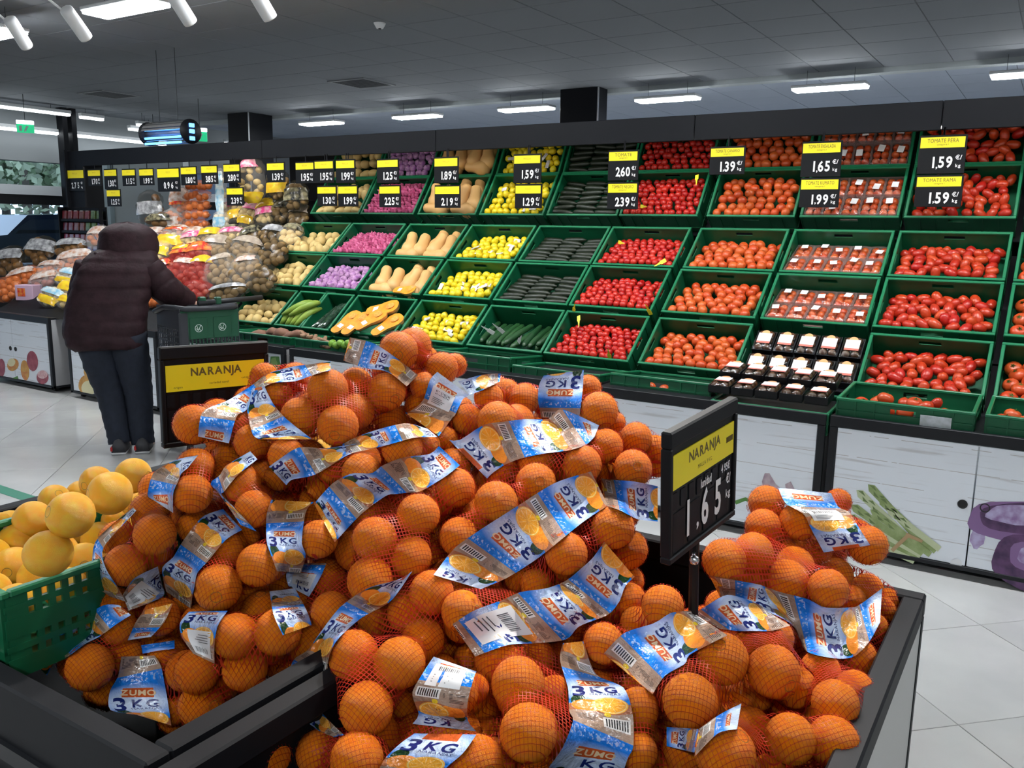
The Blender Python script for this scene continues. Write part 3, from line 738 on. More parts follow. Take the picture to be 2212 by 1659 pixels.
for i in range(20): put_item('kum', Mq @ Vector((.05+(i % 10)*.055+random.uniform(-.01, .01), .06+(i//10)*.06, -.045+random.uniform(-.012, .012))), rand_rot(), 'small dark brown-green tomato in the low front crate under the red tomatoes', 'dark tomatoes in the low crate')
Mq = low(4, 'nearly empty low green crate below the cucumbers', .0, 4.36, -.08)
Mq = low(3, 'low green crate below the lemons, mostly behind the oranges', -.01, 4.36, -.08)
Mq = low(2, 'low green crate below the cut squash', -.03, 4.36, -.06); Mq = low(1, 'low green crate below the plantains', -.03, 4.36, -.06); Mq = low(0, 'low green crate below the lowest potatoes', -.02, 4.36, -.06)
for i in range(4): put_item('pot', Mq @ Vector((.08+i*.07, .06, -.025)), rand_rot(), 'pale yellow potato in the low front crate beside the sweet potatoes', 'potatoes in the low crate')
for i, (px, py, s) in enumerate(((560, 725, 1.1), (590, 718, .9), (608, 722, 1.15), (628, 728, 1.0), (642, 722, .8))):
    p = at_y(px, py, 4.45); prof = [(0, -.09), (.018, -.085), (.038, -.05), (.044, 0), (.036, .05), (.015, .09), (0, .10)]
    o = link('sweet_potato', prof_mesh(prof, M_sweet, 'sweet_potato', 12, 1.5, lambda t, z: .10*math.sin(2*t+z*30)), None, Matrix.Translation(p) @ rotm(0, PI/2-.1, random.uniform(-.3, .5)) @ Matrix.Scale(s, 4)); tag(o, 'reddish brown sweet potato heaped in front of the plantains', 'vegetable', 'sweet potatoes')
for i in range(14):
    p = at_y(655+i*4.2+random.uniform(-3, 3), 728+i*1.1+random.uniform(-5, 5), 4.42)
    o = link('ginger_root', prof_mesh([(0, -.05), (.012, -.045), (.018, -.01), (.013, .02), (.016, .04), (0, .055)], mat('ginger_skin', (0.34, 0.20, 0.12), rough=.8, bump=.002, bscale=60), 'ginger_root', 8, 3.0), None, Matrix.Translation(p) @ rand_rot()); tag(o, 'knobbly brown root in the heap right of the sweet potatoes', 'vegetable', 'brown roots')
for i in range(5):
    p = at_y(718+i*9, 742+(i % 2)*4, 4.36)
    o = link('lime', ME['lem'][0].copy(), None, Matrix.Translation(p) @ rand_rot()); o.data.materials[0] = mat('lime_peel', (.16, .34, .03), rough=.3); tag(o, 'green lime in film right of the brown roots', 'fruit', 'limes')

# ---- stand, fascia -------------------------------------------------------
st = thing('display_stand', 'black stepped stand with tall fascia behind the green crates', 'display stand', (0, 0, 0))
for r in (0, 1, 2, 3, 4):
    M = row_m(r, -5.95); MB().box(0, -.02, -CH-.022, 6.6, .42, -CH-.009, M).build('shelf', M_black, st)
MB().box(-6.9, 6.50, .3, 1.0, 6.53, 2.28).box(-5.97, 5.35, .60, -5.945, 6.5, 1.35).build('back_panel', M_black, st)
XS = [-9.42, -6.3, -4.3, -2.15, -.67, 1.2]
for a, c in zip(XS[:-1], XS[1:]): MB().bbox(a+.002, 5.60, EYE+.585, c-.002, 5.63, EYE+.748, .003).box(a+.002, 5.63, EYE+.72, c-.002, 6.5, EYE+.745).build('fascia_panel', M_black, st)
MB().bbox(-9.44, 5.56, EYE+.14, -9.41, 6.0, EYE+.76, .003).bbox(-9.41, 5.60, EYE+.14, -9.14, 5.62, EYE+.59, .003).build('end_panel', M_black, st)
# LED strip tucked behind the lower edge of the fascia
fs_ = thing('fascia_light', 'slim LED strip under the black fascia lighting the top crates', 'light', (0, 5.655, EYE+.60))
MB().box(-9.3, -.012, .012, 1.0, .02, .03).build('housing', M_white, fs_)
MB().box(-9.3, -.008, 0, 1.0, .016, .012).build('diffuser', mat('fascia_led', (1, .97, .92), rough=.4, emit=4), fs_)
# ---- price signs ---------------------------------------------------------
M_sign = mat('sign_black', (0.006, 0.0065, 0.008), rough=.5, spec=.2); M_yel = mat('sign_yellow', (0.92, 0.77, 0.012), rough=.5); M_digit = mat('sign_white', (0.86, 0.86, 0.85), rough=.5); M_small = mat('sign_print', (0.14, 0.10, 0.02), rough=.6); M_smallo = mat('sign_print_faint', (0.62, 0.44, 0.02), rough=.6)
SIGNS = [  # yellow strip in pixels (x0, x1, y0, y1), bottom, price, words
 (143, 180, 368, 385, 413, '275', ''), (190, 216, 368, 380, 402, '170', ''), (225, 251, 367, 380, 409, '130', ''), (231, 259, 411, 424, 446, '125', ''), (264, 291, 367, 379, 402, '115', ''), (301, 330, 366, 379, 400, '199', ''),
 (340, 386, 365, 383, 414, '096', ''), (391, 423, 362, 376, 400, '180', ''), (435, 468, 359, 373, 398, '385', ''), (483, 517, 356, 370, 395, '280', ''), (490, 524, 407, 420, 444, '239', ''), (577, 613, 353, 367, 394, '139', ''),
 (639, 677, 352, 366, 396, '195', ''), (680, 719, 349, 364, 395, '195', ''), (686, 725, 404, 418, 445, '130', ''), (726, 765, 347, 363, 395, '199', ''), (731, 771, 403, 418, 446, '199', ''),
 (815, 859, 346, 361, 395, '125', ''), (820, 863, 403, 418, 448, '225', ''), (939, 988, 342, 359, 395, '189', ''), (940, 992, 403, 419, 449, '219', ''), (1111, 1167, 336, 353, 395, '159', ''), (1114, 1168, 401, 418, 450, '129', ''),
 (1316, 1377, 328, 347, 390, '260', 'TOMATE'), (1314, 1376, 397, 416, 452, '239', 'TOMATE NEGRO'), (1536, 1607, 320, 338, 377, '139', 'TOMATE CANARIO'), (1735, 1816, 309, 330, 382, '165', 'TOMATE ENSALADA'), (1731, 1811, 388, 409, 448, '199', 'TOMATE KUMATO'),
 (1989, 2085, 296, 319, 375, '159', 'TOMATE PERA'), (1981, 2077, 382, 403, 447, '159', 'TOMATE RAMA')]
NEAR = ['at the far left end of the fascia', 'second from the left end', 'third from the left end', 'hanging below the third sign from the left', 'fourth from the left end', 'left of the larger 096 sign', 'larger than its neighbours, above the onion nets',
 'above the nets of onions', 'right of the 180 sign', 'upper one left of the hanging net bag', 'lower one left of the hanging net bag', 'right of the hanging potato bag', 'left one of the pair', 'right one of the pair, above the 130 sign', 'at the left end of the crates', 'upper one over the potatoes', 'lower one over the potatoes',
 'upper one over the shallots', 'lower one over the shallots', 'upper one over the squash', 'lower one over the squash', 'upper one over the lemons', 'lower one over the lemons', 'upper one left of the red tomatoes', 'lower one left of the red tomatoes', 'between two tomato crates, alone', 'upper one left of the tomato packs', 'lower one left of the tomato packs', 'upper one at the right end', 'lower one at the right end']
for q, ((x0, x1, y0, y1, yb, price, words), near) in enumerate(zip(SIGNS, NEAR)):
    Y = 5.585
    a = at_y(x0, (y0+y1)/2, Y); c = at_y(x1, (y0+y1)/2, Y); zt = at_y((x0+x1)/2, y0, Y).z+.012; zy0 = at_y((x0+x1)/2, y0, Y).z; zy1 = at_y((x0+x1)/2, y1, Y).z; zb = at_y((x0+x1)/2, yb, Y).z
    X0, X1 = a.x-.006, c.x+.010; w = X1-X0; h = zb-zt
    t = thing('price_sign', 'black price sign reading %s, %s' % (price, near), 'price sign', ((X0+X1)/2, Y, zb), 'price signs under the fascia')
    H = zt-zb
    MB().bbox(-w/2, 0, 0, w/2, .008, H, .0015).box(-.004, .009, H*.3, .004, .013, max(H, EYE+.60-zb)).build('board', M_sign, t)
    ys = MB().box(-w/2+.006, -.0025, zy1-zb, w/2-.010, .001, zy0-zb).build('yellow_strip', M_yel, t)
    T = lambda x, z, y=-.0035: Matrix.Translation((x, y, z)) @ Matrix.Rotation(PI/2, 4, 'X')
    sy = zy0-zy1; mbt = MB()
    if words:
        put_text(mbt, words, sy*.52, T(0, zy1-zb+sy*.66), sx=min(1.0, (w*.72)/(len(words)*sy*.36))); put_text(mbt, 'categoria I', sy*.22, T(0, zy1-zb+sy*.28))
        mbt.build('lettering', M_small, ys)
    else:
        put_text(mbt, random.choice(('KILO', 'MALLA', 'BOLSA')), sy*.34, T(0, zy1-zb+sy*.60)); mbt.build('lettering', M_smallo, ys)
    hd = (zy1-zb); mb = MB(); n = len(price); sz = min(hd*.74, .085)
    for i, ch in enumerate(price): put_text(mb, ch, sz, T(w*(-.16+.165*i), hd*.44), sx=.8, bold=1)
    put_text(mb, ',', sz*.55, T(w*(-.085), hd*.22), bold=1); put_text(mb, '€/', sz*.40, T(w*.36, hd*.62), bold=1); put_text(mb, 'kg', sz*.30, T(w*.36, hd*.28), bold=1)
    mb.build('digits', M_digit, t)

# ---- cabinets ------------------------------------------------------------
m, nt, b = _nt('whitewashed_boards'); k = N(nt); b.inputs['Roughness'].default_value = .45
mp = k.n('ShaderNodeMapping'); mp.inputs['Scale'].default_value = (1.2, 1, 26); k.l(k.n('ShaderNodeTexCoord').outputs['Object'], mp.inputs[0])
n1 = k.noise(2.2, 4, mp.outputs[0]); n2 = k.noise(7, 3, k.obj())
c1 = k.mix(k.ramp(n1, [(.28, (0, 0, 0)), (.42, (1, 1, 1))]), (0.62, 0.63, 0.66), (0.84, 0.88, 0.94)); sx_ = k.n('ShaderNodeSeparateXYZ'); k.l(k.n('ShaderNodeTexCoord').outputs['Object'], sx_.inputs[0])
ln = k.m('LESS_THAN', k.m('ABSOLUTE', k.m('SUBTRACT', k.m('FRACT', k.m('MULTIPLY', sx_.outputs[2], 9.0)), .5)), .012)
c2 = k.mix(k.m('MULTIPLY', ln, k.m('GREATER_THAN', n2, .46)), c1, (0.50, 0.47, 0.48)); k.l(c2, b.inputs['Base Color']); M_board = m
YC = 4.25; CT = .69; CB = .042
caster = MB(); caster.tube((-.012, 0, .022), (.012, 0, .022), .022, 14).bbox(-.02, -.012, .026, .02, .012, .041, .003); ME_cast = caster.mesh('caster', [M_rubber])
def cabinet(x0, x1, lab, split=True, yb=5.05):
    t = thing('counter_cabinet', lab, 'cabinet', ((x0+x1)/2, YC, 0), 'white board cabinets under the display'); w = x1-x0; a = -w/2; c = w/2; e = .035
    D = yb-YC
    MB().bbox(a, 0, CT-.055, c, .03, CT, .003).bbox(a, 0, CB, a+e, .03, CT-.055, .003).bbox(c-e, 0, CB, c, .03, CT-.055, .003).bbox(a, 0, CB, c, .03, CB+.022, .003).bbox(a, D-.03, CB, a+e, D, CT, .003).bbox(c-e, D-.03, CB, c, D, CT, .003).box(a+.002, .03, CT-.02, c-.002, D-.03, CT-.004).box(a+.002, .03, CB, c-.002, D-.03, CB+.02).build('frame', M_darkgrey, t)
    n = 2 if split else 1; dw = (w-2*e)/n
    for q in range(n):
        d0 = a+e+q*dw; d = MB().bbox(d0+.003, .006, CB+.024, d0+dw-.003, .02, CT-.057, .002).build('door', M_board, t)
        kx = d0+dw-.04 if q == 0 else d0+.05
        MB().lathe([(0, 0), (.021, 0), (.021, .004), (.017, .004), (.015, .001), (0, .001)], 18, Matrix.Translation((kx, .006, .355)) @ rotm(PI/2)).build('finger_hole', M_rubber, d)
    for s in (a+.004, c-.012): MB().box(s, .03, CB+.02, s+.008, D-.03, CT-.02).build('side_panel', mat('grey_side', (0.42, 0.42, 0.43), rough=.5), t)
    for x in (a+.08, c-.08):
        for y in (.07, D-.07): link('caster', ME_cast, t, Matrix.Translation((x, y, 0)))
    return t
CAB = {}
for nm, x0, x1, lab in (('A', -.865, .42, 'white board cabinet printed with asparagus and red cabbage at the right'), ('B', -2.135, -.885, 'white board cabinet printed with garlic, behind the large NARANJA sign'), ('C', -3.34, -2.155, 'white board cabinet mostly behind the orange pile, left of the garlic one'),
        ('D', -4.575, -3.36, 'white board cabinet behind the top of the orange pile'), ('E', -5.86, -4.63, 'white board cabinet behind the small NARANJA sign and the trolley'), ('F', -7.37, -6.10, 'white board cabinet printed with yellow onions behind the shopper'), ('G', -8.95, -7.65, 'white board cabinet printed with red onions at the left edge')):
    CAB[nm] = cabinet(x0, x1, lab)
def decal(cab, pts, m, name='printed_shape', k_=0, Y=YC+.0045):
    c = CAB[cab]; P = []
    for px, py in pts: P.append(at_y(px, py, Y)-c.location)
    n = Vector((0, -1, 0)); mb = MB(); q = [Vector((p.x, Y-YC-.0004*k_, p.z)) for p in P]
    a = sum((q[i].x*q[(i+1) % len(q)].z-q[(i+1) % len(q)].x*q[i].z) for i in range(len(q)))
    if a < 0: q = q[::-1]
    mb.poly(q, .0003, n); d = [ch for ch in c.children if ch.name.startswith('door')]
    cx = sum(p.x for p in q)/len(q); par = d[1] if (cx > 0 and len(d) > 1) else d[0]
    return mb.build(name, m, par)
def ell(cx, cy, rx, ry, a=0, n=18, ph=0, amp=0): return [(cx+(rx*math.cos(t)*(1+amp*math.sin(5*t+ph)))*math.cos(a)-(ry*math.sin(t)*(1+amp*math.sin(5*t+ph)))*math.sin(a), cy+(rx*math.cos(t)*(1+amp*math.sin(5*t+ph)))*math.sin(a)+(ry*math.sin(t)*(1+amp*math.sin(5*t+ph)))*math.cos(a)) for t in [2*PI*i/n for i in range(n)]]
PR = dict(asp=mat('print_asparagus', (0.36, 0.44, 0.20), rough=.5, col2=(0.22, 0.30, 0.10), vscale=20), aspd=mat('print_asparagus_dark', (0.13, 0.19, 0.06), rough=.5), aspl=mat('print_asparagus_light', (0.52, 0.58, 0.36), rough=.5), tw=mat('print_twine', (0.42, 0.28, 0.14), rough=.6),
    cab=mat('print_cabbage', (0.13, 0.055, 0.15), rough=.5, col2=(0.05, 0.02, 0.07), vscale=18), cabl=mat('print_cabbage_pale', (0.50, 0.44, 0.66), rough=.5, col2=(0.28, 0.16, 0.36), vscale=22), cabm=mat('print_cabbage_mid', (0.24, 0.13, 0.30), rough=.5), gar=mat('print_garlic', (0.34, 0.24, 0.30), rough=.5, col2=(.55, .45, .48), vscale=20), red=mat('print_red_onion', (0.26, 0.030, 0.055), rough=.45, col2=(.42, .09, .12), vscale=14), pink=mat('print_pink', (0.66, 0.33, 0.36), rough=.5, col2=(.8, .6, .6), vscale=30), yel=mat('print_yellow_onion', (0.72, 0.42, 0.12), rough=.45, col2=(.60, .28, .06), vscale=12), cream=mat('print_cream', (0.80, 0.74, 0.46), rough=.5), grn=mat('print_green', (0.10, 0.26, 0.06), rough=.5), ora=mat('print_orange_fruit', (0.62, 0.20, 0.06), rough=.5, col2=(.7, .4, .1), vscale=15))
for q, (tx, ty, bx, by, w) in enumerate(((1875, 1046, 2008, 1190, 9), (1850, 1058, 1995, 1195, 9), (1838, 1090, 1990, 1200, 9), (1832, 1112, 1985, 1206, 9), (1842, 1135, 1978, 1208, 9), (1862, 1160, 1975, 1212, 8), (1898, 1075, 2022, 1190, 9), (1915, 1098, 2030, 1186, 8), (1880, 1100, 2010, 1198, 8))):
    dx, dy = bx-tx, by-ty; L_ = math.hypot(dx, dy); nx, ny = -dy/L_*w, dx/L_*w; ux, uy = dx/L_, dy/L_
    decal('A', [(tx, ty), (tx+ux*12+nx, ty+uy*12+ny), (tx+ux*40+nx*.9, ty+uy*40+ny*.9), (bx+nx*.8, by+ny*.8), (bx-nx*.8, by-ny*.8), (tx+ux*40-nx*.9, ty+uy*40-ny*.9), (tx+ux*12-nx, ty+uy*12-ny)], (PR['asp'], PR['aspl'])[q % 2], 'printed_asparagus', q)
    for j in range(4):
        s0 = 4+j*15; o_ = .55*(1 if j % 2 else -1)
        decal('A', [(tx+ux*s0+nx*o_*.2, ty+uy*s0+ny*o_*.2), (tx+ux*(s0+8)+nx*o_*1.5, ty+uy*(s0+8)+ny*o_*1.5), (tx+ux*(s0+20)+nx*o_*.6, ty+uy*(s0+20)+ny*o_*.6)], PR['aspd'], 'printed_tip', q+1)
decal('A', [(1924, 1186), (1962, 1150), (1968, 1156), (1930, 1192)], PR['tw'], 'printed_twine', 12); decal('A', [(1958, 1150), (1994, 1166), (1992, 1172), (1956, 1158)], PR['tw'], 'printed_twine', 13)
decal('A', ell(2065, 1218, 13, 12), mat('print_white', (.8, .82, .85), rough=.5), 'printed_dot', 1)
for pts, m_, k_ in ((ell(2200, 1128, 112, 46, .08, 26, 1, .05), PR['cabm'], 1), (ell(2206, 1120, 92, 34, .05, 24, 2, .04), PR['cab'], 2), (ell(2205, 1112, 76, 22, .03, 22, 0, .06), PR['cabl'], 3), (ell(2225, 1215, 84, 62, .2, 26, 1, .04), PR['cab'], 4), (ell(2240, 1205, 62, 36, .2, 22, 2, .05), PR['cabm'], 5), (ell(2245, 1203, 48, 24, .1, 20, 1, .06), PR['cabl'], 6), (ell(2112, 1160, 16, 26, .2, 14, 0, .1), PR['cabl'], 0)):
    decal('A', pts, m_, 'printed_cabbage', k_)
decal('B', [(1652, 1022), (1662, 1022), (1676, 1046), (1690, 1058), (1680, 1074), (1650, 1060), (1646, 1040)], PR['gar'], 'printed_garlic', 1); decal('B', [(1696, 1046), (1708, 1040), (1716, 1056), (1726, 1060), (1722, 1076), (1700, 1074)], PR['gar'], 'printed_garlic', 1)
decal('B', [(1586, 1082), (1610, 1074), (1634, 1084), (1632, 1090), (1610, 1082), (1590, 1090)], PR['grn'], 'printed_stem', 1)
decal('B', [(1325, 900), (1336, 884), (1344, 900), (1334, 920)], PR['grn'], 'printed_leaf', 1)
decal('E', ell(594, 788, 13, 20, 0, 14, 0, .15), PR['grn'], 'printed_leaf', 1); decal('E', ell(592, 784, 7, 12, 0, 12, 1, .15), mat('print_light_green', (.25, .42, .12), rough=.5), 'printed_leaf', 2)
for cb, e_, m_, k_ in (('G', (70, 780, 12, 22, -.12), 'red', 1), ('G', (92, 815, 13, 15, 0), 'red', 1), ('G', (92, 809, 11, 9, 0), 'pink', 2), ('G', (28, 788, 12, 14, .5), 'ora', 1), ('G', (25, 783, 8, 9, .5), 'cream', 2), ('G', (54, 800, 9, 22, -.1), 'ora', 1), ('G', (52, 792, 6, 12, -.1), 'yel', 2), ('G', (3, 795, 8, 20, 0), 'red', 1),
        ('F', (198, 802, 17, 18, .2), 'yel', 1), ('F', (184, 830, 14, 20, .2), 'yel', 2), ('F', (192, 838, 16, 16, .1), 'cream', 3), ('F', (212, 832, 14, 14, 0), 'yel', 1), ('F', (266, 830, 6, 22, 0), 'cream', 1)):
    decal(cb, ell(*e_), PR[m_], 'printed_onion', k_)
decal('G', [(20, 820), (38, 812), (40, 818), (30, 822)], PR['grn'], 'printed_leaf', 1)
# ================================================================ bagged goods on the left part of the display
SL0, SLK = 4.42, .60          # sloped shelf: z = .74 + (y - SL0) * SLK
def at_slope(px, py, lift=0.0):
    d = ray(px, py); t = (.74+lift-SL0*SLK-CP.z)/(d.z-SLK*d.y); return CP+d*t
MB().add([(-8.7, SL0-.1, .68), (-5.97, SL0-.1, .68), (-5.97, 6.3, .66+(6.3-SL0)*SLK), (-7.1, 6.3, .66+(6.3-SL0)*SLK), (-8.7, 5.05, .66+(5.05-SL0)*SLK)], [(0, 1, 2, 3, 4)]).build('bag_shelf', M_black, st)
M_netr = mat('net_film_red', (0.55, 0.05, 0.04), rough=.3, alpha=.30); M_neto = mat('net_film_orange', (0.75, 0.20, 0.05), rough=.35, alpha=.25)
M_filmc = mat('bag_film_clear', (0.75, 0.70, 0.62), rough=.22, alpha=.11); M_filmd = mat('bag_film_dark', (0.05, 0.045, 0.03), rough=.2, alpha=.30); M_filmw = mat('bag_film_white', (0.80, 0.76, 0.72), rough=.3, alpha=.20)
M_on = fruit_mat('onion_skin', (0.66, 0.20, 0.05), (0.52, 0.13, 0.035), .3); M_onw = fruit_mat('white_onion', (0.74, 0.66, 0.48), (0.66, 0.56, 0.36), .4); M_onr = fruit_mat('red_potato', (0.27, 0.030, 0.016), (0.34, 0.055, 0.028), .45); M_pump = fruit_mat('pumpkin_dark', (0.30, 0.13, 0.03), (0.20, 0.09, 0.025), .4)
ITEM = dict(onion=(ball(.037, m=M_on, name='onion', n=10, flat=.92), 'onion'), white=(ball(.031, m=M_onw, name='onion', n=10, flat=.9), 'onion'), redp=(ball(.036, m=M_onr, name='potato', n=10, flat=1.15, lump=.05), 'potato'),
            pot=(ball(.034, m=M_potb, name='potato', n=10, flat=1.2, lump=.05), 'potato'), potl=(ball(.032, m=M_pot, name='potato', n=10, flat=1.2, lump=.05), 'potato'), pump=(ball(.052, m=M_pump, name='squash', n=12, flat=.8, lump=.06), 'squash'))
PRT = {n: mat('bag_print_'+n, c, rough=.18, coat=.3, col2=c2, vscale=22) for n, c, c2 in (('yellow', (0.86, 0.62, 0.03), (0.80, 0.44, 0.03)), ('pink', (0.72, 0.05, 0.22), (0.84, 0.52, 0.55)), ('red', (0.62, 0.03, 0.03), (0.80, 0.30, 0.05)), ('white', (0.70, 0.64, 0.60), (0.50, 0.26, 0.16)), ('grey', (0.22, 0.22, 0.23), (0.55, 0.55, 0.56)), ('blue', (0.22, 0.48, 0.66), (0.70, 0.76, 0.74)), ('black', (0.02, 0.02, 0.02), (0.35, 0.31, 0.18)), ('brown', (0.38, 0.30, 0.24), (0.55, 0.46, 0.36)))}
def small_bag(px, py, w, h, kind, film, prints, lab, cat='bag of vegetables', tilt=0.0, lift=.05, n=None, depth=.10, Yfix=None, grp='bags heaped on the left of the display'):
    """a filled bag whose front covers about w x h pixels; w, h turned into metres at its distance"""
    p = at_slope(px, py, lift) if Yfix is None else at_y(px, py, Yfix)
    D = depth_of(p)/FOC; hw, hh = w*D/2*(1.22 if Yfix is None else 1.05), h*D/2*(1.2 if Yfix is None else 1.05)
    nrm = Vector((.28, -.80, .53)).normalized() if Yfix is None else Vector((.3, -.95, .1)).normalized()
    up = (CU-nrm*CU.dot(nrm)).normalized(); rt = up.cross(nrm)
    up, rt = up*math.cos(tilt)+rt*math.sin(tilt), rt*math.cos(tilt)-up*math.sin(tilt)
    M = frame_m(p, rt, up, nrm)
    t = thing('produce_bag', lab, cat, group=grp, M=M)
    me, nm = ITEM[kind]; r = max(abs(v.co.x) for v in me.vertices); pts = []
    rs = random.Random(int(px*7+py)); tries = 0; N_ = n or min(16, max(4, int(hw*hh*PI/(r*r*2.6))))
    while len(pts) < N_ and tries < 600:
        tries += 1
        u, v = rs.uniform(-1, 1), rs.uniform(-1, 1)
        if u*u+v*v > 1: continue
        q = Vector((u*max(.004, hw-r*.8), v*max(.004, hh-r*.9), (depth*.5-r)*(1-.55*(u*u+v*v))+rs.uniform(-.01, .0)))
        if all((q-o_).length > r*(1.75 if tries < 300 else 1.4) for o_ in pts): pts.append(q)
    for q in pts: link(nm, me, t, Matrix.Translation(q) @ rand_rot())
    # film, puffed, with a gathered neck
    nu, nv = 18, 11; vs = []; 
    for j in range(nv):
        v = -1+2*j/(nv-1); e = max(.05, 1-abs(v)**3.2)**.5
        if j == nv-1: e = .22
        for i in range(nu):
            a = 2*PI*i/nu; wz = 1+.07*math.sin(3*a+j*1.3+px)+.07*math.sin(5*a-j*2.2)+.04*math.sin(9*a+j*3)
            vs.append((math.cos(a)*hw*1.04*e*wz, v*hh*1.08, math.sin(a)*(depth*.5+.004)*e*wz))
    film_mb = MB(); F = [(j*nu+i, j*nu+(i+1) % nu, (j+1)*nu+(i+1) % nu, (j+1)*nu+i) for j in range(nv-1) for i in range(nu)]
    film_mb.add(vs, F); film_mb.build('bag_film', film, t, True)
    for (pm, v0, v1) in prints:
        mb = MB(); k_ = 10; V = []; a0_ = rs.uniform(.05, .30); a1_ = rs.uniform(.70, .95)
        for j in range(5):
            v = v0+(v1-v0)*j/4+.05*math.sin(px+j); e = max(.05, 1-abs(v)**3.2)**.5
            for i in range(k_+1):
                a = PI*(a0_+(a1_-a0_)*i/k_+.03*math.sin(j*2.1+px)); wz = 1.03+.05*math.sin(3*a+j)
                V.append((math.cos(a)*hw*1.05*e*wz, v*hh*1.08, math.sin(a)*(depth*.5+.009)*e*wz+.003*math.sin(i*1.9+j*2.6)))
        mb.add(V, [(j*(k_+1)+i, (j+1)*(k_+1)+i, (j+1)*(k_+1)+i+1, j*(k_+1)+i+1) for j in range(4) for i in range(k_)]); mb.build('printed_label', PRT[pm], t, True)
    return t
B = small_bag
# hanging bags and nets below the signs
B(545, 390, 58, 92, 'potl', M_filmc, [('pink', .55, .95), ('yellow', -.9, -.55)], 'large hanging bag of pale potatoes with pink and yellow print under the fascia', Yfix=5.78, depth=.15, n=14)
for q in range(5):
    B(428 - q*1.5, 402+q*21, 62, 22, 'onion', M_neto, [], 'tied tier of orange onions in the hanging net, tier %d from the top' % (q+1), Yfix=5.80, depth=.08, n=5, grp='tiers of the hanging onion net')
B(388, 432, 46, 56, 'onion', M_filmw, [('white', -.1, .7), ('red', -.3, -.15)], 'bag of onions with a white and red label left of the hanging onion net', Yfix=5.82)
B(372, 480, 50, 52, 'onion', M_filmw, [('white', -.4, .4)], 'white-labelled onion bag below the 096 sign', Yfix=5.78)
B(478, 420, 26, 100, 'white', M_filmw, [('blue', -.8, .9)], 'narrow pale blue bag of white onions right of the hanging onion net', Yfix=5.80, depth=.07)
B(478, 478, 36, 40, 'white', M_filmw, [('blue', -.6, .4)], 'pale blue bag lying below the narrow blue one', Yfix=5.7)
B(600, 400, 52, 60, 'pot', M_filmd, [('yellow', -.5, .1)], 'dark film bag of potatoes right of the large hanging bag', Yfix=5.80)
B(640, 425, 54, 62, 'pot', M_filmd, [('black', -.2, .5)], 'dark film bag of potatoes nearest the green crates, upper', Yfix=5.78)
B(325, 450, 60, 70, 'pump', M_filmd, [('grey', -.3, .3)], 'dark net of squash with a grey label at the left of the hanging goods', Yfix=5.82, depth=.13, n=5)
B(345, 485, 60, 50, 'pump', M_filmd, [('black', .3, .8)], 'dark net of squash lying under the hanging dark net', Yfix=5.70, depth=.12, n=4)
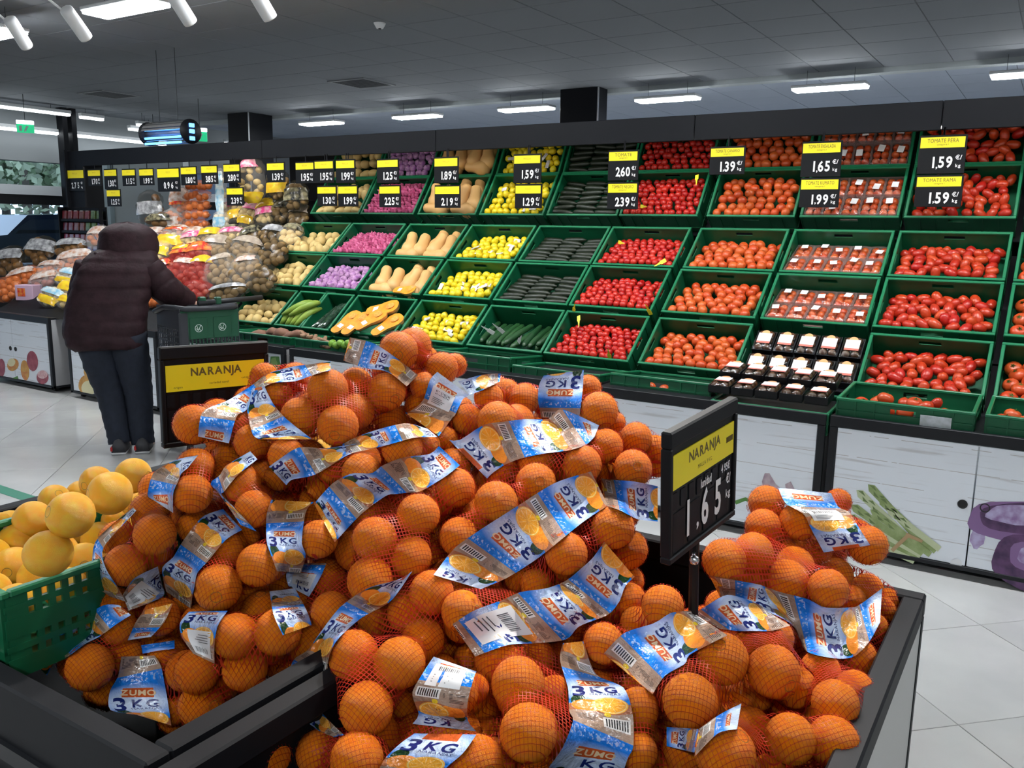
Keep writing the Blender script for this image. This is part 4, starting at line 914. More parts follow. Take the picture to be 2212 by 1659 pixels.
# upper tier of the heap
for px, py, w, h, kd, fm, pr, lab in (
    (505, 455, 42, 52, 'potl', M_filmc, [('pink', .1, .6), ('yellow', -.8, -.2)], 'pink and yellow potato bag below the 239 sign'),
    (540, 462, 40, 54, 'potl', M_filmc, [('pink', .2, .7), ('yellow', -.8, -.3)], 'pink and yellow potato bag, middle of three under the hanging bag'),
    (575, 458, 40, 56, 'potl', M_filmc, [('yellow', .2, .8), ('pink', -.3, .1)], 'yellow-topped potato bag right of the pink and yellow ones'),
    (612, 455, 44, 56, 'pot', M_filmd, [('black', 0, .7)], 'glossy dark potato bag below the 139 sign'), (646, 465, 40, 52, 'pot', M_filmd, [('brown', .1, .7)], 'glossy dark potato bag touching the end of the crates'),
    (332, 510, 60, 34, 'onion', M_filmw, [('white', .1, .8)], 'bag of orange onions with a white label behind the hood'), (385, 505, 58, 34, 'onion', M_filmw, [('red', .1, .5), ('white', .5, .9)], 'bag of onions with a red and white label at the top of the heap'),
    (372, 522, 62, 36, 'white', M_filmc, [('yellow', -.6, .5)], 'bright yellow printed bag of pale onions beside the hood'), (420, 512, 50, 40, 'potl', M_filmc, [('pink', -.2, .3), ('white', .3, .8)], 'pink and white printed bag right of the bright yellow one'),
    (455, 508, 46, 36, 'pot', M_filmc, [('yellow', -.2, .5)], 'bag with a dull yellow label in the middle of the heap'), (500, 505, 52, 34, 'potl', M_filmc, [('pink', -.1, .4), ('black', .4, .8)], 'bag with pink and black print below the three potato bags'),
    (545, 508, 48, 40, 'pot', M_filmd, [('black', 0, .6)], 'dark printed potato bag right of the pink and black one'), (590, 508, 46, 46, 'pot', M_filmd, [('grey', .2, .7)], 'dark potato bag with a grey flap'), (628, 510, 44, 50, 'potl', M_filmc, [('black', .4, .9)], 'bag of pale potatoes next to the third crate row'),
    (470, 532, 58, 46, 'pot', M_filmc, [('brown', .1, .8)], 'bag of brown potatoes with a beige flap in the middle of the heap'), (530, 538, 60, 52, 'pot', M_filmc, [('brown', .3, .9)], 'bag of brown potatoes right of the beige-flapped one'), (590, 548, 56, 52, 'pot', M_filmd, [], 'bag of brown potatoes against the third crate row'),
    (398, 548, 56, 40, 'redp', M_netr, [('yellow', .2, .6), ('red', -.2, .2)], 'red net of potatoes with yellow and red print beside the shopper'), (430, 545, 50, 44, 'redp', M_netr, [('red', -.1, .7)], 'red net of potatoes with a bright red label'),
    (395, 590, 54, 64, 'redp', M_netr, [('white', .5, .8)], 'front red net of potatoes beside the sleeve'), (432, 588, 50, 66, 'redp', M_netr, [('yellow', .5, .95)], 'front red net of potatoes with a yellow top'),
    (478, 585, 62, 70, 'pot', M_filmc, [('brown', .5, .9)], 'tall front bag of brown potatoes next to the red nets'), (530, 590, 62, 76, 'pot', M_filmc, [('white', .45, .75)], 'tall front bag of brown potatoes in the middle'), (570, 605, 50, 60, 'pot', M_filmd, [], 'front bag of brown potatoes against the fourth crate row'),
    (425, 628, 60, 40, 'redp', M_netr, [], 'lowest red net of potatoes above the trolley'), (490, 632, 70, 40, 'pot', M_filmd, [('grey', .2, .6)], 'lowest bag of brown potatoes above the trolley'), (335, 645, 40, 34, 'onion', M_neto, [('grey', 0, .5)], 'bag of onions with shiny label between the sleeve and the trolley')):
    B(px, py, w, h, kd, fm, pr, lab, tilt=random.uniform(-.25, .25))
B(345, 545, 50, 44, 'potl', M_filmc, [('yellow', -.3, .4)], 'pale potato bag with yellow print tucked behind the shoulder', tilt=.2)
B(352, 585, 50, 50, 'redp', M_netr, [('red', .2, .7)], 'red net of potatoes half behind the sleeve', tilt=-.2)
B(360, 625, 54, 46, 'onion', M_neto, [('white', .2, .6)], 'net of onions half behind the elbow', tilt=.1)
# the far left heap, in front of the shopper
for px, py, w, h, kd, fm, pr, lab in (
    (85, 542, 62, 58, 'pump', M_filmd, [('grey', -.1, .6)], 'dark net of squash with a grey band, the larger one at the left'), (20, 565, 58, 62, 'pump', M_filmd, [('grey', 0, .7)], 'dark net of squash with a grey band at the left edge'), (150, 535, 60, 40, 'pump', M_filmd, [('grey', .1, .7)], 'dark net of squash with a grey band next to the hood'),
    (212, 512, 44, 46, 'onion', M_filmw, [('white', .1, .7)], 'bag of onions with a white flap left of the hood'), (160, 562, 70, 44, 'onion', M_filmw, [('white', 0, .7)], 'white-printed onion bag left of the shoulder'), (110, 582, 56, 36, 'onion', M_filmw, [('white', .2, .7)], 'small white-printed onion bag below the squash'),
    (50, 598, 66, 40, 'onion', M_neto, [('white', .1, .7)], 'net of orange onions with a white label at the left'), (15, 625, 50, 48, 'onion', M_neto, [], 'net of orange onions at the left edge above the cabinet'), (95, 605, 58, 36, 'redp', M_filmw, [('white', -.1, .6)], 'bag of red onions with pale pink label'),
    (150, 600, 52, 40, 'white', M_filmw, [('blue', .2, .7), ('yellow', -.6, -.2)], 'bag of white onions with blue and yellow print'), (112, 642, 52, 40, 'white', M_filmc, [('blue', .2, .7), ('yellow', -.7, -.1)], 'front bag of white onions with blue label'), (152, 650, 52, 36, 'potl', M_filmc, [('yellow', -.4, .3)], 'front yellow-labelled bag beside the jacket'), (148, 622, 40, 30, 'potl', M_filmc, [('yellow', -.5, .5)], 'small yellow-labelled bag beside the jacket')):
    B(px, py, w, h, kd, fm, pr, lab, tilt=random.uniform(-.3, .3))
# pink paper carrier box
p = at_slope(58, 632, .03); D = depth_of(p)/FOC
t = thing('carrier_box', 'pale pink cardboard box with a picture window at the left front', 'box', M=frame_m(p, Vector((.93, .36, 0)), Vector((-.36, .93, 0)), Vector((0, 0, 1))))
MB().bbox(-.10, -.04, -.075, .10, .10, .075, .004).build('body', mat('pink_card', (0.62, 0.42, 0.55), rough=.6), t)
MB().box(-.07, -.042, -.035, .015, -.040, .045).build('picture', PRT['red'], t)
# ================================================================ shopper seen from behind
PF = Vector((-.74, .67, 0)).normalized(); PRt = Vector((PF.y, -PF.x, 0))
foot = at_z(284, 975, 0.0)
MP = frame_m(foot, PRt, PF, Vector((0, 0, 1)))
ps = thing('person', 'person in dark plum quilted jacket, hood up, and navy trousers, bending over bags', 'person', M=MP)
KX = depth_of(foot+Vector((0, 0, .7)))/FOC*1.02
def pl(px, py, fwd=0.0): return Vector((((px-284)*KX-fwd*PF.dot(CR))/PRt.dot(CR), fwd, (972-py)*KX))
M_skin = mat('skin', (0.62, 0.40, 0.30), rough=.5); M_jack = mat('plum_quilted_nylon', (0.034, 0.016, 0.020), rough=.68, var=.35, vscale=14, bump=.004, bscale=28, spec=.16); M_trou = mat('navy_denim', (0.010, 0.015, 0.030), rough=.85, var=.3, vscale=25, bump=.001, bscale=120)
M_shoe = mat('dark_shoe', (0.035, 0.035, 0.04), rough=.6); M_sole = mat('pale_sole', (0.45, 0.45, 0.46), rough=.6); M_redtrim = mat('red_trim', (0.45, 0.02, 0.02), rough=.5)
# continuous body under the clothes: joints with radii, grown with the Skin modifier
J = {}; E_ = []; Rr = {}
def jn(n, p, r, par=None):
    J[n] = len(J); Rr[n] = (Vector(p), r)
    if par: E_.append((J[par], J[n]))
jn('pelvis', pl(252, 725, .02), .12); jn('belly', pl(250, 670, .06), .125, 'pelvis'); jn('chest', pl(256, 610, .14), .135, 'belly'); jn('neck', pl(265, 560, .24), .06, 'chest'); jn('head0', pl(266, 540, .30), .075, 'neck'); jn('head1', pl(266, 512, .33), .085, 'head0')
for s, hx, kx, ax in (('l', 228, 243, 262), ('r', 290, 298, 307)):
    jn('hip'+s, pl(hx, 745, .02), .085, 'pelvis'); jn('knee'+s, pl(kx, 848, .04), .055, 'hip'+s); jn('ank'+s, pl(ax, 950, .0), .036, 'knee'+s); jn('toe'+s, pl(ax, 966, .15), .030, 'ank'+s)
for s, S, El, Wr, Hd in (('l', pl(200, 580, .16), pl(172, 650, .20), pl(190, 690, .40), pl(200, 694, .48)), ('r', pl(330, 580, .16), pl(366, 632, .20), pl(380, 668, .38), pl(384, 676, .45))):
    jn('sh'+s, S, .055, 'chest'); jn('el'+s, El, .042, 'sh'+s); jn('wr'+s, Wr, .027, 'el'+s); jn('hand'+s, Hd, .030, 'wr'+s)
    d = (Hd-Wr).normalized(); sd = d.cross(Vector((0, 0, 1))).normalized()
    for q in range(4):
        b0 = Hd+sd*(.022*(q-1.5)); jn('f%s%d' % (s, q), b0+d*.055, .0085, 'hand'+s); jn('g%s%d' % (s, q), b0+d*(.085+.006*(1.5-abs(q-1.5)))-Vector((0, 0, .02)), .0075, 'f%s%d' % (s, q))
    jn('t'+s, Hd+sd*(.045 if s == 'r' else -.045)+d*.02, .010, 'wr'+s); jn('u'+s, Hd+sd*(.05 if s == 'r' else -.05)+d*.05, .0085, 't'+s)
me = bpy.data.meshes.new('body'); me.from_pydata([Rr[n][0] for n in J], E_, []); me.materials.append(M_skin)
bo = link('body', me, ps); bo.modifiers.new('skin', 'SKIN'); 
for n, i in J.items(): me.skin_vertices[0].data[i].radius = (Rr[n][1], Rr[n][1]); me.skin_vertices[0].data[i].use_root = (n == 'pelvis')
sm = bo.modifiers.new('sub', 'SUBSURF'); sm.levels = 1; sm.render_levels = 1
def ring(c, hw, hd, n=22, nrm=None, sq=.85):
    out = []
    for i in range(n):
        a = 2*PI*i/n; cx = math.copysign(abs(math.cos(a))**sq, math.cos(a)); sy = math.copysign(abs(math.sin(a))**sq, math.sin(a))
        out.append(Vector((c.x+hw*cx, c.y+hd*sy, c.z)))
    return out
# jacket: stations (py, px left, px right, forward, half depth) with quilting bulges between the seams
ST = [(742, 186, 322, .0, .155), (728, 172, 328, .0, .172), (700, 165, 331, .02, .178), (660, 168, 333, .05, .172), (620, 174, 337, .10, .165), (590, 178, 342, .14, .16), (566, 186, 344, .18, .145), (550, 200, 334, .21, .12), (538, 222, 318, .24, .10)]
def st_at(py):
    for a, c in zip(ST[:-1], ST[1:]):
        if c[0] <= py <= a[0]:
            t = (a[0]-py)/(a[0]-c[0]); t = t*t*(3-2*t)*.5+t*.5; return [x+(y-x)*t for x, y in zip(a, c)]
    return list(ST[0] if py > ST[0][0] else ST[-1])
seams = [742, 715, 688, 655, 622, 592, 566, 538]
rings = []; py = 742.0
while py >= 538:
    s_ = st_at(py); k_ = 0
    for a, c in zip(seams[:-1], seams[1:]):
        if c <= py <= a: k_ = abs(math.sin(PI*(a-py)/(a-c)))**.6
    c = pl((s_[1]+s_[2])/2, py+6*math.sin(0), s_[3]); hw = (s_[2]-s_[1])/2*KX-.012+.008*k_; hd = s_[4]-.012+.010*k_
    rg = ring(c, hw, hd)
    for i, p in enumerate(rg):
        p.z += .018*math.sin(i*2.1+py*.05)*(.25)+(-.03*(abs(p.x-c.x)/hw)**2 if py > 700 else 0); p.x += .004*math.sin(i*3.7+py*.13)
    rings.append(rg); py -= 4
MB().loft(rings).build('jacket', M_jack, ps, True)
def sleeve(pts, rad, name):
    P = []; R_ = []
    for a, c, r0, r1, nseg in zip(pts[:-1], pts[1:], rad[:-1], rad[1:], (5, 5, 4)):
        for i in range(nseg*4):
            u = i/(nseg*4); P.append(a.lerp(c, u)); R_.append((r0+(r1-r0)*u)*(.95+.06*abs(math.sin(PI*u*nseg/2))**.6))
    P.append(pts[-1]); R_.append(rad[-1]*.9)
    return MB().path(P, R_, 14).build(name, M_jack, ps, True)
sleeve([pl(204, 572, .17), pl(178, 645, .20), pl(190, 690, .36)], [.085, .078, .06], 'sleeve')
sleeve([pl(318, 580, .15), pl(352, 628, .15), pl(378, 660, .28)], [.105, .108, .085], 'sleeve')
# hood: big rounded lump drooping forward, with a rolled lower edge
rings = []
for i in range(19):
    u = i/18; py = 560-u*75; w = (62*max(0, 1-max(0, (u-.42)/.58)**3.0)**.55 if u > .42 else 50+12*math.sin(PI/2*u/.42))+.5
    c = pl(268-6*u, py, .27+.07*u); hw = w*KX*(.96 if i % 9 == 2 else 1); hd = .165*max(0, 1-max(0, (u-.5)/.5)**3)**.5+.01
    rg = ring(c, hw, hd, 22, sq=.97)
    for q, p in enumerate(rg): p.z += .007*math.sin(q*1.7+u*5)+(-.03*((p.x-c.x)/.19)**2 if u < .6 else 0)
    rings.append(rg)
MB().loft(rings).build('hood', M_jack, ps, True)
MB().path([pl(222, 549, .14), pl(236, 558, .12), pl(262, 563, .11), pl(296, 560, .12), pl(316, 550, .15)], [.012, .024, .028, .024, .012], 10).build('hood_fold', M_jack, ps, True)
# trousers
def leg(pts, rad):
    P = []; R_ = []
    for a, c, r0, r1 in zip(pts[:-1], pts[1:], rad[:-1], rad[1:]):
        for i in range(6): u = i/6; P.append(a.lerp(c, u)); R_.append((r0+(r1-r0)*u)*(1+.035*math.sin(i*2.4+c.z*20)))
    P.append(pts[-1]); R_.append(rad[-1]); return P, R_
mb = MB()
for pts in ([pl(232, 715, .0), pl(236, 780, .03), pl(246, 850, .05), pl(258, 915, .02), pl(264, 952, .0)], [pl(288, 715, .0), pl(293, 780, .03), pl(299, 850, .05), pl(303, 915, .02), pl(308, 956, .0)]):
    P, R_ = leg(pts, [.135, .118, .092, .080, .076]); mb.path(P, R_, 14)
mb.loft([ring(pl(260, 700+q*14, .0), .205-.01*q, .145) for q in range(4)]); mb.build('trousers', M_trou, ps, True)
for px, py in ((264, 972), (309, 978)):
    c = pl(px, py, 0); z0 = max(c.z, 0.0)
    rg = []
    for i in range(9):
        u = i/8; w = .048*(.75+.35*math.sin(PI*min(1, .15+u*.8))); h = .085*(1-.55*u)+.01
        cc = Vector((c.x, -.10+.28*u, z0+.02)); rg.append([cc+Vector((w*math.cos(a), 0, max(0, math.sin(a))*h)) for a in [2*PI*k/12 for k in range(12)]])
    MB().loft(rg).build('shoe', M_shoe, ps, True)
    MB().bbox(c.x-.05, -.105, z0+.0, c.x+.05, .185, z0+.024, .01).build('shoe_sole', M_sole, ps)
    MB().bbox(c.x-.049, -.106, z0+.03, c.x-.035, -.02, z0+.06, .004).build('shoe_trim', M_redtrim, ps)
# ================================================================ trolley
tl = at_d(388, 668, 5.55); tr_ = at_d(513, 655, 5.80); sd_ = at_d(343, 690, 5.95)
ex = (tr_-tl); ex.z = 0; cw = ex.length; ex.normalize(); ey = Vector((-ex.y, ex.x, 0)); cd = .42; zt = tl.z
M_cg = mat('trolley_green', (0.006, 0.075, 0.035), rough=.45); M_cd = mat('trolley_grey', (0.030, 0.032, 0.040), rough=.5); M_logo = mat('logo_white', (0.62, 0.70, 0.66), rough=.5)
tc = thing('shopping_trolley', 'dark grey shopping trolley with green panel and two round emblems beside the shopper', 'trolley', M=frame_m(Vector((tl.x, tl.y, 0)), ex, ey, Vector((0, 0, 1))))
zb_ = zt-.36
def grid_panel(mb, P, w, h, nx, ny, bar=.006, t=.006):
    """lattice in a local frame P (x across, y up), with real openings"""
    for i in range(nx+1): mb.box(w*i/nx-bar/2, -t/2, 0, w*i/nx+bar/2, t/2, h, P)
    for j in range(ny+1): mb.box(0, -t/2, h*j/ny-bar/2, w, t/2, h*j/ny+bar/2, P)
mb = MB().bbox(.0, -.006, zb_+.16, cw, .006, zt-.015, .003)
fp = mb.build('front_panel', M_cg, tc)
for q in range(2):
    x0 = .055+q*.155*cw/.38; s_ = .115*cw/.38
    MB().bbox(x0, -.012, zt-.20, x0+s_, -.005, zt-.06, .003).build('recess', M_cg, fp)
    cx, cz = x0+s_/2, zt-.13; em = MB(); r_ = .026
    for i in range(20):
        a0, a1 = 2*PI*i/20, 2*PI*(i+1)/20
        em.add([(cx+r_*math.cos(a0), -.0128, cz+r_*math.sin(a0)), (cx+r_*math.cos(a1), -.0128, cz+r_*math.sin(a1)), (cx+r_*.86*math.cos(a1), -.0128, cz+r_*.86*math.sin(a1)), (cx+r_*.86*math.cos(a0), -.0128, cz+r_*.86*math.sin(a0))], [(0, 1, 2, 3)])
    for (a, b_) in (((-.012, .016), (-.004, -.016)), ((-.004, -.016), (.014, .018)), ((.004, -.004), (.012, -.016)), ((-.018, .0), (-.008, -.012))):
        em.tube((cx+a[0], -.0125, cz+a[1]), (cx+b_[0], -.0125, cz+b_[1]), .0018, 6)
    em.build('emblem', M_logo, fp)
mb = MB(); grid_panel(mb, Matrix.Translation((0, 0, zb_)), cw, .16, 16, 4); mb.build('front_lattice', M_cg, tc)
for x in (0, cw):
    mb = MB(); grid_panel(mb, Matrix.Translation((x, 0, zb_)) @ Matrix.Rotation(PI/2, 4, 'Z'), cd, zt-zb_-.02, 12, 8, .009); mb.bbox(x-.005, 0, zt-.14, x+.005, cd, zt, .003); mb.build('side_lattice', M_cd, tc)
mb = MB(); grid_panel(mb, Matrix.Translation((0, cd, zb_)), cw, zt-zb_-.02, 12, 8, .009); mb.build('back_lattice', M_cd, tc)
MB().bbox(0, 0, zb_-.01, cw, cd, zb_, .002).build('basket_floor', M_cd, tc)
MB().path([(-.01, cd+.02, zt-.05), (-.012, cd*.6, zt-.005), (-.008, .05, zt+.005), (.03, -.02, zt), (cw-.03, -.02, zt), (cw+.008, .05, zt+.005), (cw+.01, cd, zt-.03)], .018, 10).build('rim', M_cd, tc, True)
MB().tube((cw*.30, -.015, zt+.035), (cw+.20, .05, zt+.048), .017, 10).build('handle', mat('handle_grip', (0.016, 0.017, 0.02), rough=.5), tc, True)
MB().bbox(cw*.32, -.02, zt+.02, cw*.44, .02, zt+.075, .006).bbox(cw*.50+.04, -.02, zt+.02, cw*.60+.04, .02, zt+.07, .006).build('coin_lock', M_cg, tc)
mb = MB()
for x in (.03, cw-.03):
    mb.bbox(x-.03, -.005, .10, x+.03, .03, zb_, .006); mb.bbox(x-.02, cd-.04, .12, x+.02, cd, zb_, .006)
mb.bbox(-.01, -.008, .10, .055, .02, zt-.02, .01)
mb.bbox(0, 0, .10, cw, cd, .13, .006); mb.build('chassis', M_cd, tc)
for x in (.03, cw-.03):
    for y in (.02, cd-.03):
        mb = MB().tube((x-.012, y, .045), (x+.012, y, .045), .045, 14).bbox(x-.018, y-.012, .05, x+.018, y+.012, .105, .003); mb.build('wheel', M_rubber, tc)
# ================================================================ foreground bins of oranges
RZ = .80
M_side = mat('bin_side_grey', (0.46, 0.46, 0.45), rough=.35, metal=.2); M_binw = mat('bin_side_white', (0.74, 0.74, 0.72), rough=.4)
def bin_(x0, x1, y0, y1, lab, rim=.042, ribs=False):
    t = thing('display_bin', lab, 'display bin', ((x0+x1)/2, (y0+y1)/2, 0)); a, c = (x1-x0)/2, (y1-y0)/2
    MB().bbox(-a, -c, RZ-.05, a, -c+rim, RZ, .004).bbox(-a, c-rim, RZ-.05, a, c, RZ, .004).bbox(-a, -c+rim, RZ-.05, -a+rim, c-rim, RZ, .004).bbox(a-rim, -c+rim, RZ-.05, a, c-rim, RZ, .004).build('rim', M_black, t)
    MB().box(-a+rim, -c+rim, .50, a-rim, c-rim, .52).build('floor_board', M_black, t)
    for s in (-1, 1):
        MB().box(s*(a-.012)-.006, -c+.02, .12, s*(a-.012)+.006, c-.02, RZ-.05).build('side_panel', M_black, t)
        if not ribs: MB().box(s*(a-.004)-.002, -c+.02, .12, s*(a-.004)+.002, c-.02, RZ-.05).build('outer_panel', M_side, t)
        d = MB().box(-a+.02, s*(c-.012)-.006, .12, a-.02, s*(c-.012)+.006, RZ-.05).build('end_panel', M_black, t)
        if not ribs: MB().box(-a+.03, s*(c-.004)-.002, .12, a-.03, s*(c-.004)+.002, RZ-.05).build('outer_panel', M_binw, t)
        if ribs:
            for q in range(9): MB().box(-a+.05, s*(c-.004)-.006, .16+q*.062, a-.05, s*(c-.004)+.004, .19+q*.062).build('rib', M_darkgrey, t)
    for x in (-a, a-.035):
        for y in (-c, c-.035): MB().bbox(x, y, .0, x+.035, y+.035, RZ-.05, .003).build('leg', M_black, t)
    MB().box(-a+.01, -c+.01, .0, a-.01, c-.01, .10).build('plinth', M_darkgrey, t)
    for x in (-a+.008, a-.012): MB().box(x, -c+.03, .12, x+.004, c-.03, .30).build('lower_panel', M_binw if not ribs else M_black, t)
bin_(-1.005, -.168, .40, 1.945, 'black-rimmed display bin heaped with net bags of oranges, in front')
bin_(-2.35, -1.022, .655, 1.945, 'black ribbed display bin at the left holding net bags and a green crate', ribs=True)

